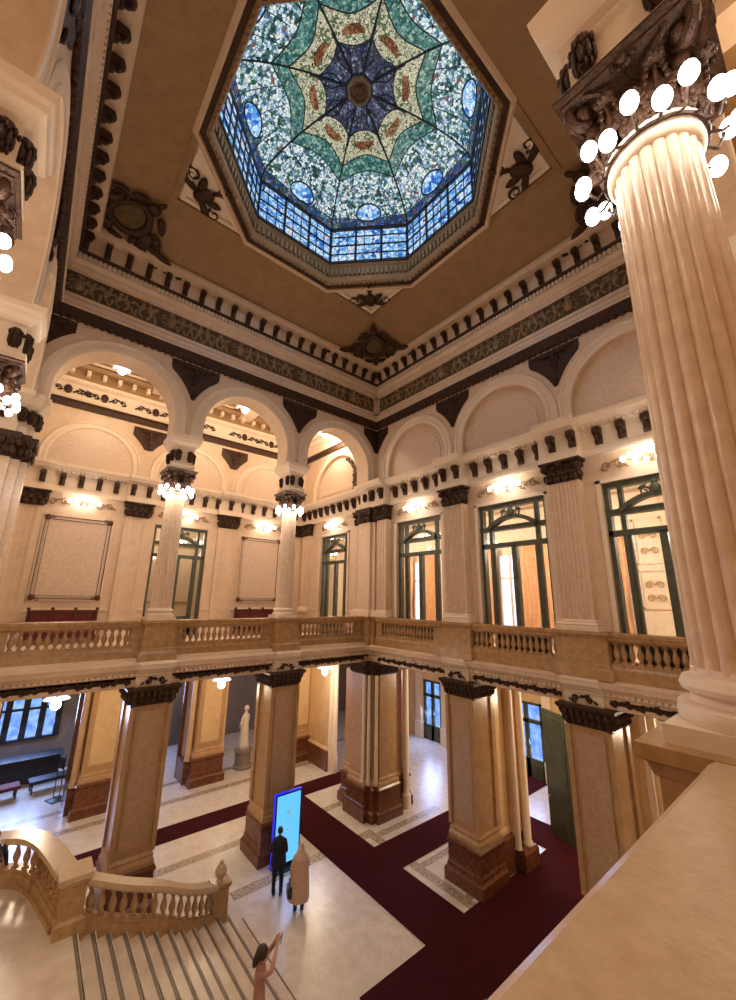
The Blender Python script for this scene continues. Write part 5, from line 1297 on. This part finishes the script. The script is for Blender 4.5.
# ================================================================== PEOPLE
def skin_mesh(name, joints, edges, mat, parent, root=0, sub=1):
    """joints: (x, y, z, r) or (x, y, z, rx, ry)"""
    me = bpy.data.meshes.new(name); me.from_pydata([j[:3] for j in joints], edges, []); me.update()
    o = bpy.data.objects.new(name, me); COL.objects.link(o); o.parent = parent
    me.materials.append(MT[mat]); sk = o.modifiers.new('skin', 'SKIN'); sk.use_smooth_shade = True
    for i, j in enumerate(joints):
        v = me.skin_vertices[0].data[i]; v.radius = (j[3], j[4] if len(j) > 4 else j[3]); v.use_root = i == root
    sb = o.modifiers.new('sub', 'SUBSURF'); sb.levels = sub; sb.render_levels = sub; return o
def hand(J, E_, wrist, direction, palm, side, curl=.5):
    """palm and five fingers appended to a skeleton; wrist is the index of the wrist joint"""
    w_ = Vector(J[wrist][:3]); d = Vector(direction).normalized(); n = Vector(palm).normalized(); n = (n-d*n.dot(d)).normalized(); s = d.cross(n)*side
    k = len(J); c = w_+d*.045; J.append((*c, .026)); E_.append((wrist, k)); c2 = w_+d*.085; J.append((*c2, .026)); E_.append((k, k+1))
    for i, (off, L) in enumerate(((-.030, .070), (-.010, .080), (.010, .075), (.028, .058))):
        b = c2+s*off+d*.01; q = len(J); a1 = b+d*L*.5+n*L*.15*curl*2; a2 = a1+d*L*.32*(1-curl)+n*L*.5*curl
        J.append((*b, .010)); J.append((*a1, .009)); J.append((*a2, .007)); E_ += [(k+1, q), (q, q+1), (q+1, q+2)]
    b = c-s*.035; q = len(J); a1 = b+d*.03-s*.015+n*.01; J.append((*b, .012)); J.append((*a1, .010)); a2 = a1+d*.025+n*.02; J.append((*a2, .008)); E_ += [(k, q), (q, q+1), (q+1, q+2)]
def head(parent, c, yaw, tilt=0, skin='skin', k=1.0):
    """head with face, facing local -y turned by yaw"""
    m = MB(); ca, sa = cos(yaw), sin(yaw); ct, st_ = cos(tilt), sin(tilt)
    def xf(x, y, z): y, z = y*ct+z*st_, -y*st_+z*ct; x *= k; y *= k; z *= k; return (c[0]+x*ca-y*sa, c[1]+x*sa+y*ca, c[2]+z)
    m.xf = xf; m.ell((0, 0, .01), (.074, .094, .112), 0, 20, 14); m.ell((0, -.028, -.058), (.054, .062, .056), 0, 16, 10); m.ell((0, -.098, -.012), (.013, .018, .024), 0, 8, 6)
    for q in (-1, 1): m.ell((q*.076, .005, -.012), (.010, .020, .030), 0, 8, 6); m.ell((q*.03, -.082, .018), (.016, .012, .010), 0, 8, 6)
    m.ell((0, -.088, -.058), (.024, .010, .009), 0, 8, 6); o = m.build('head', skin, parent, True)
    e = MB(xf)
    for q in (-1, 1): e.ell((q*.03, -.093, .014), (.009, .005, .006), 0, 8, 6)
    e.build('eyes', 'hair', o, True); return o, xf
# skin joints for a standing body (faces -y)
def stand(parent, h, mat, arms, width=1.0, legs_apart=.09, feet='leather', step=0, hands=True, girth=1.0):
    s = h/1.75
    J = [(0, 0, .98*s, .125*girth, .10*girth), (0, .01, 1.12*s, .115*girth, .09*girth), (0, .01, 1.30*s, .14*girth, .10*girth), (0, .015, 1.42*s, .13*girth, .08), (0, .01, 1.50*s, .052), (0, 0, 1.56*s, .05)]
    E_ = [(0, 1), (1, 2), (2, 3), (3, 4), (4, 5)]
    for q in (-1, 1):
        k = len(J); J += [(q*.10*s, 0, .90*s, .088*girth), (q*legs_apart, -.01-q*step*.5, .50*s, .060*girth), (q*legs_apart, .02-q*step, .10*s, .046*girth), (q*legs_apart*1.2, -.09-q*step, .04*s, .036)]
        E_ += [(0, k), (k, k+1), (k+1, k+2), (k+2, k+3)]
    return J, E_, s
def arm(J, E_, s, q, el, wr, girth=1.0):
    k = len(J); J += [(q*.185*s, .015, 1.405*s, .055*girth), (*el, .042*girth), (*wr, .028)]; E_ += [(3, k), (k, k+1), (k+1, k+2)]; return k+2

# man in a dark suit, back to the viewer
def wp(o): return o
t = thing('person', 'person in a black suit facing the glowing screen, seen from behind', 'person', (1.70, -5.22, 0.0), R(-128))
J, E_, s = stand(t, 1.74, 'suit', None, girth=1.22, legs_apart=.11)
wA = arm(J, E_, s, 1, (.24, .02, 1.14), (.17, -.16, .98)); wB = arm(J, E_, s, -1, (-.24, .02, 1.14), (-.17, -.17, 1.0))
body = skin_mesh('suit_body', J, E_, 'suit', t, 0, 2)
for w_, q in ((wA, 1), (wB, -1)):
    p = J[w_]; Jh = [(p[0], p[1], p[2], .026)]; Eh = []; hand(Jh, Eh, 0, (-q*.4, -1, .1), (-q, 0, 0), q); skin_mesh('hand', Jh, Eh, 'skin', t, 0, 1)
m = MB()
drape(m, [(.76, .235, .17, 0, .01), (.95, .225, .165, 0, .01), (1.12, .20, .15, 0, .01), (1.3, .225, .15, 0, .015), (1.42, .215, .13, 0, .015), (1.48, .12, .09, 0, .01)], 28, 3, .01); m.build('jacket', 'suit', t, True)
hd, xf = head(t, (0, -.01, 1.63), 0)
m = MB(xf); m.ell((0, .018, .035), (.084, .096, .098), 0, 18, 10); m.build('hair', 'hair', t, True)
for q in (-1, 1): m = MB(); m.ell((q*.10, -.05, .045), (.05, .14, .045), 0, 12, 7); m.build('shoe', 'leather', t, True)
# woman in a long beige coat with a pale headscarf
t = thing('person', 'person in a long beige coat and pale headscarf carrying a black bag before the screen', 'person', (2.62, -5.02, 0.0), R(-112))
J, E_, s = stand(t, 1.62, 'coat', None, girth=1.15)
wA = arm(J, E_, s, 1, (.25, .04, 1.05), (.24, -.06, .82), 1.1); wB = arm(J, E_, s, -1, (-.25, .0, 1.06), (-.12, -.18, 1.0), 1.1)
skin_mesh('coat_body', J, E_, 'coat', t, 0, 2)
for w_, q in ((wA, 1), (wB, -1)):
    p = J[w_]; Jh = [(p[0], p[1], p[2], .025)]; Eh = []; hand(Jh, Eh, 0, (0, -.3, -1) if q > 0 else (.6, -1, .2), (-q, 0, 0), q, .8 if q > 0 else .4); skin_mesh('hand', Jh, Eh, 'skin', t, 0, 1)
m = MB(); drape(m, [(.28, .29, .24, 0, .01), (.5, .28, .23, 0, .01), (.8, .26, .21, 0, .01), (1.0, .235, .19, 0, .01), (1.15, .22, .17, 0, .01), (1.28, .225, .16, 0, .015), (1.36, .18, .11, 0, .01), (1.41, .09, .08, 0, .01)], 36, 6, .045); m.build('long_coat', 'coat', t, 'auto')
hd, xf = head(t, (0, -.01, 1.515), 0, 0, 'skin', .95)
m = MB(xf); m.ell((0, .02, .02), (.098, .105, .122), 0, 18, 11); m.xf = ID
drape(m, [(1.22, .17, .13, 0, .06), (1.32, .19, .14, 0, .03), (1.42, .12, .12, 0, .01), (1.5, .10, .10, 0, .02), (1.56, .085, .09, 0, .03)], 28, 5, .05); m.build('headscarf', 'scarf', t, True)
for q in (-1, 1): m = MB(); m.ell((q*.10, -.05, .045), (.045, .13, .045), 0, 12, 7); m.lathe([(.05, .04), (.06, .15), (.065, .34)], (q*.10, .02), 14); m.build('boot', 'leather', t, True)
bg = MB(); bg.xf = lambda x, y, z: (x, y, z); bg.poly([(-.15, 0), (.15, 0), (.13, .24), (-.13, .24)], -.06, .06)
tb = thing('handbag', 'black handbag hanging from the hand of the person in the beige coat', 'bag', (2.62+.26*cos(R(-112))+.0, -5.02+.26*sin(R(-112))-.03, .40), R(-22))
bg.build('bag_body', 'leather', tb); m = MB(); m.tube([(-.10, 0, .23), (-.08, 0, .36), (0, 0, .42), (.08, 0, .36), (.10, 0, .23)], .012, 6); m.build('strap', 'leather', tb)
# photographer on the stair, arms raised
t = thing('person', 'person with dark hair and pinkish top on the stair raising both arms to photograph', 'person', (6.12, -7.95, .64), R(143))
J, E_, s = stand(t, 1.66, 'top', None, step=.05, girth=1.15)
J[3] = (0, .02, 1.33, .125, .08); J[4] = (0, .03, 1.42, .05); J[5] = (0, .03, 1.47, .048)
kA = len(J); J += [(.17, .01, 1.36, .052), (.30, -.16, 1.50, .040), (.12, -.24, 1.72, .026)]; E_ += [(3, kA), (kA, kA+1), (kA+1, kA+2)]
kB = len(J); J += [(-.17, .01, 1.36, .052), (-.26, -.22, 1.48, .040), (-.05, -.27, 1.72, .026)]; E_ += [(3, kB), (kB, kB+1), (kB+1, kB+2)]
skin_mesh('body', J, E_, 'top', t, 0, 2)
for k_, q in ((kA+2, 1), (kB+2, -1)):
    p = J[k_]; Jh = [(p[0], p[1], p[2], .025)]; Eh = []; hand(Jh, Eh, 0, (-q*.4, -.25, .9), (-q*.5, -.6, -.2), q, .5); skin_mesh('hand', Jh, Eh, 'skin', t, 0, 1)
for q, k_ in ((1, kA), (-1, kB)):
    a, b = Vector(J[k_+1][:3]), Vector(J[k_+2][:3]); m = MB(); m.tube([a, a.lerp(b, .5), b], .043, 12, .029); m.build('forearm', 'skin', t, True)
hd, xf = head(t, (0, -.02, 1.555), 0, -.35)
m = MB(xf); m.ell((0, .035, .03), (.105, .115, .12), 0, 18, 11); m.ell((0, .09, -.09), (.09, .06, .14), 0, 14, 8); m.build('hair', 'hair', t, True)
tp = thing('phone', 'dark phone held up by the person on the stair', 'phone', (6.12+.34*sin(R(143)), -7.95-.34*cos(R(143)), .64+1.80), R(143))
m = MB(); m.box(-.075, .075, -.005, .005, -.037, .037); m.build('case', 'leather', tp); m = MB(); m.box(-.07, .07, .005, .006, -.033, .033); m.build('display', 'black', tp)
# person cut by the left edge, on the landing
t = thing('person', 'person in black clothes and patterned scarf at the left edge of the landing', 'person', (1.30, -12.06, 1.92), R(110))
J, E_, s = stand(t, 1.6, 'suit', None)
wA = arm(J, E_, s, 1, (.26, -.05, 1.02), (.22, -.24, .92)); wB = arm(J, E_, s, -1, (-.26, -.05, 1.02), (-.2, -.26, .95))
skin_mesh('clothed_body', J, E_, 'suit', t, 0, 2)
for w_, q in ((wA, 1), (wB, -1)):
    p = J[w_]; Jh = [(p[0], p[1], p[2], .025)]; Eh = []; hand(Jh, Eh, 0, (-q*.2, -1, 0), (-q, 0, 0), q); skin_mesh('hand', Jh, Eh, 'skin', t, 0, 1)
m = MB(); drape(m, [(.95, .21, .16, 0, .01), (1.15, .19, .14, 0, .01), (1.3, .2, .14, 0, .01), (1.38, .12, .1, 0, .01)], 30, 8, .06); 
mt_, nt_, b_, L_ = newmat('patterned_black_white_cloth'); tc_ = node(nt_, 'ShaderNodeTexCoord'); v_ = node(nt_, 'ShaderNodeTexVoronoi'); v_.inputs['Scale'].default_value = 14
L_.new(tc_.outputs['Object'], v_.inputs['Vector']); rp_ = ramp(nt_, [(.0, (.6, .6, .62)), (.42, (.012, .012, .015))], 'CONSTANT'); L_.new(v_.outputs['Distance'], rp_.inputs[0]); L_.new(rp_.outputs[0], b_.inputs['Base Color']); MT['pattern'] = mt_
m.build('scarf', 'pattern', t, True)
hd, xf = head(t, (0, -.01, 1.50), 0); m = MB(xf); m.ell((0, .02, .03), (.088, .1, .1), 0, 18, 11); m.build('hair', 'hair', t, True)
for q in (-1, 1): m = MB(); m.ell((q*.10, -.05, .045), (.045, .13, .045), 0, 12, 7); m.build('shoe', 'leather', t, True)
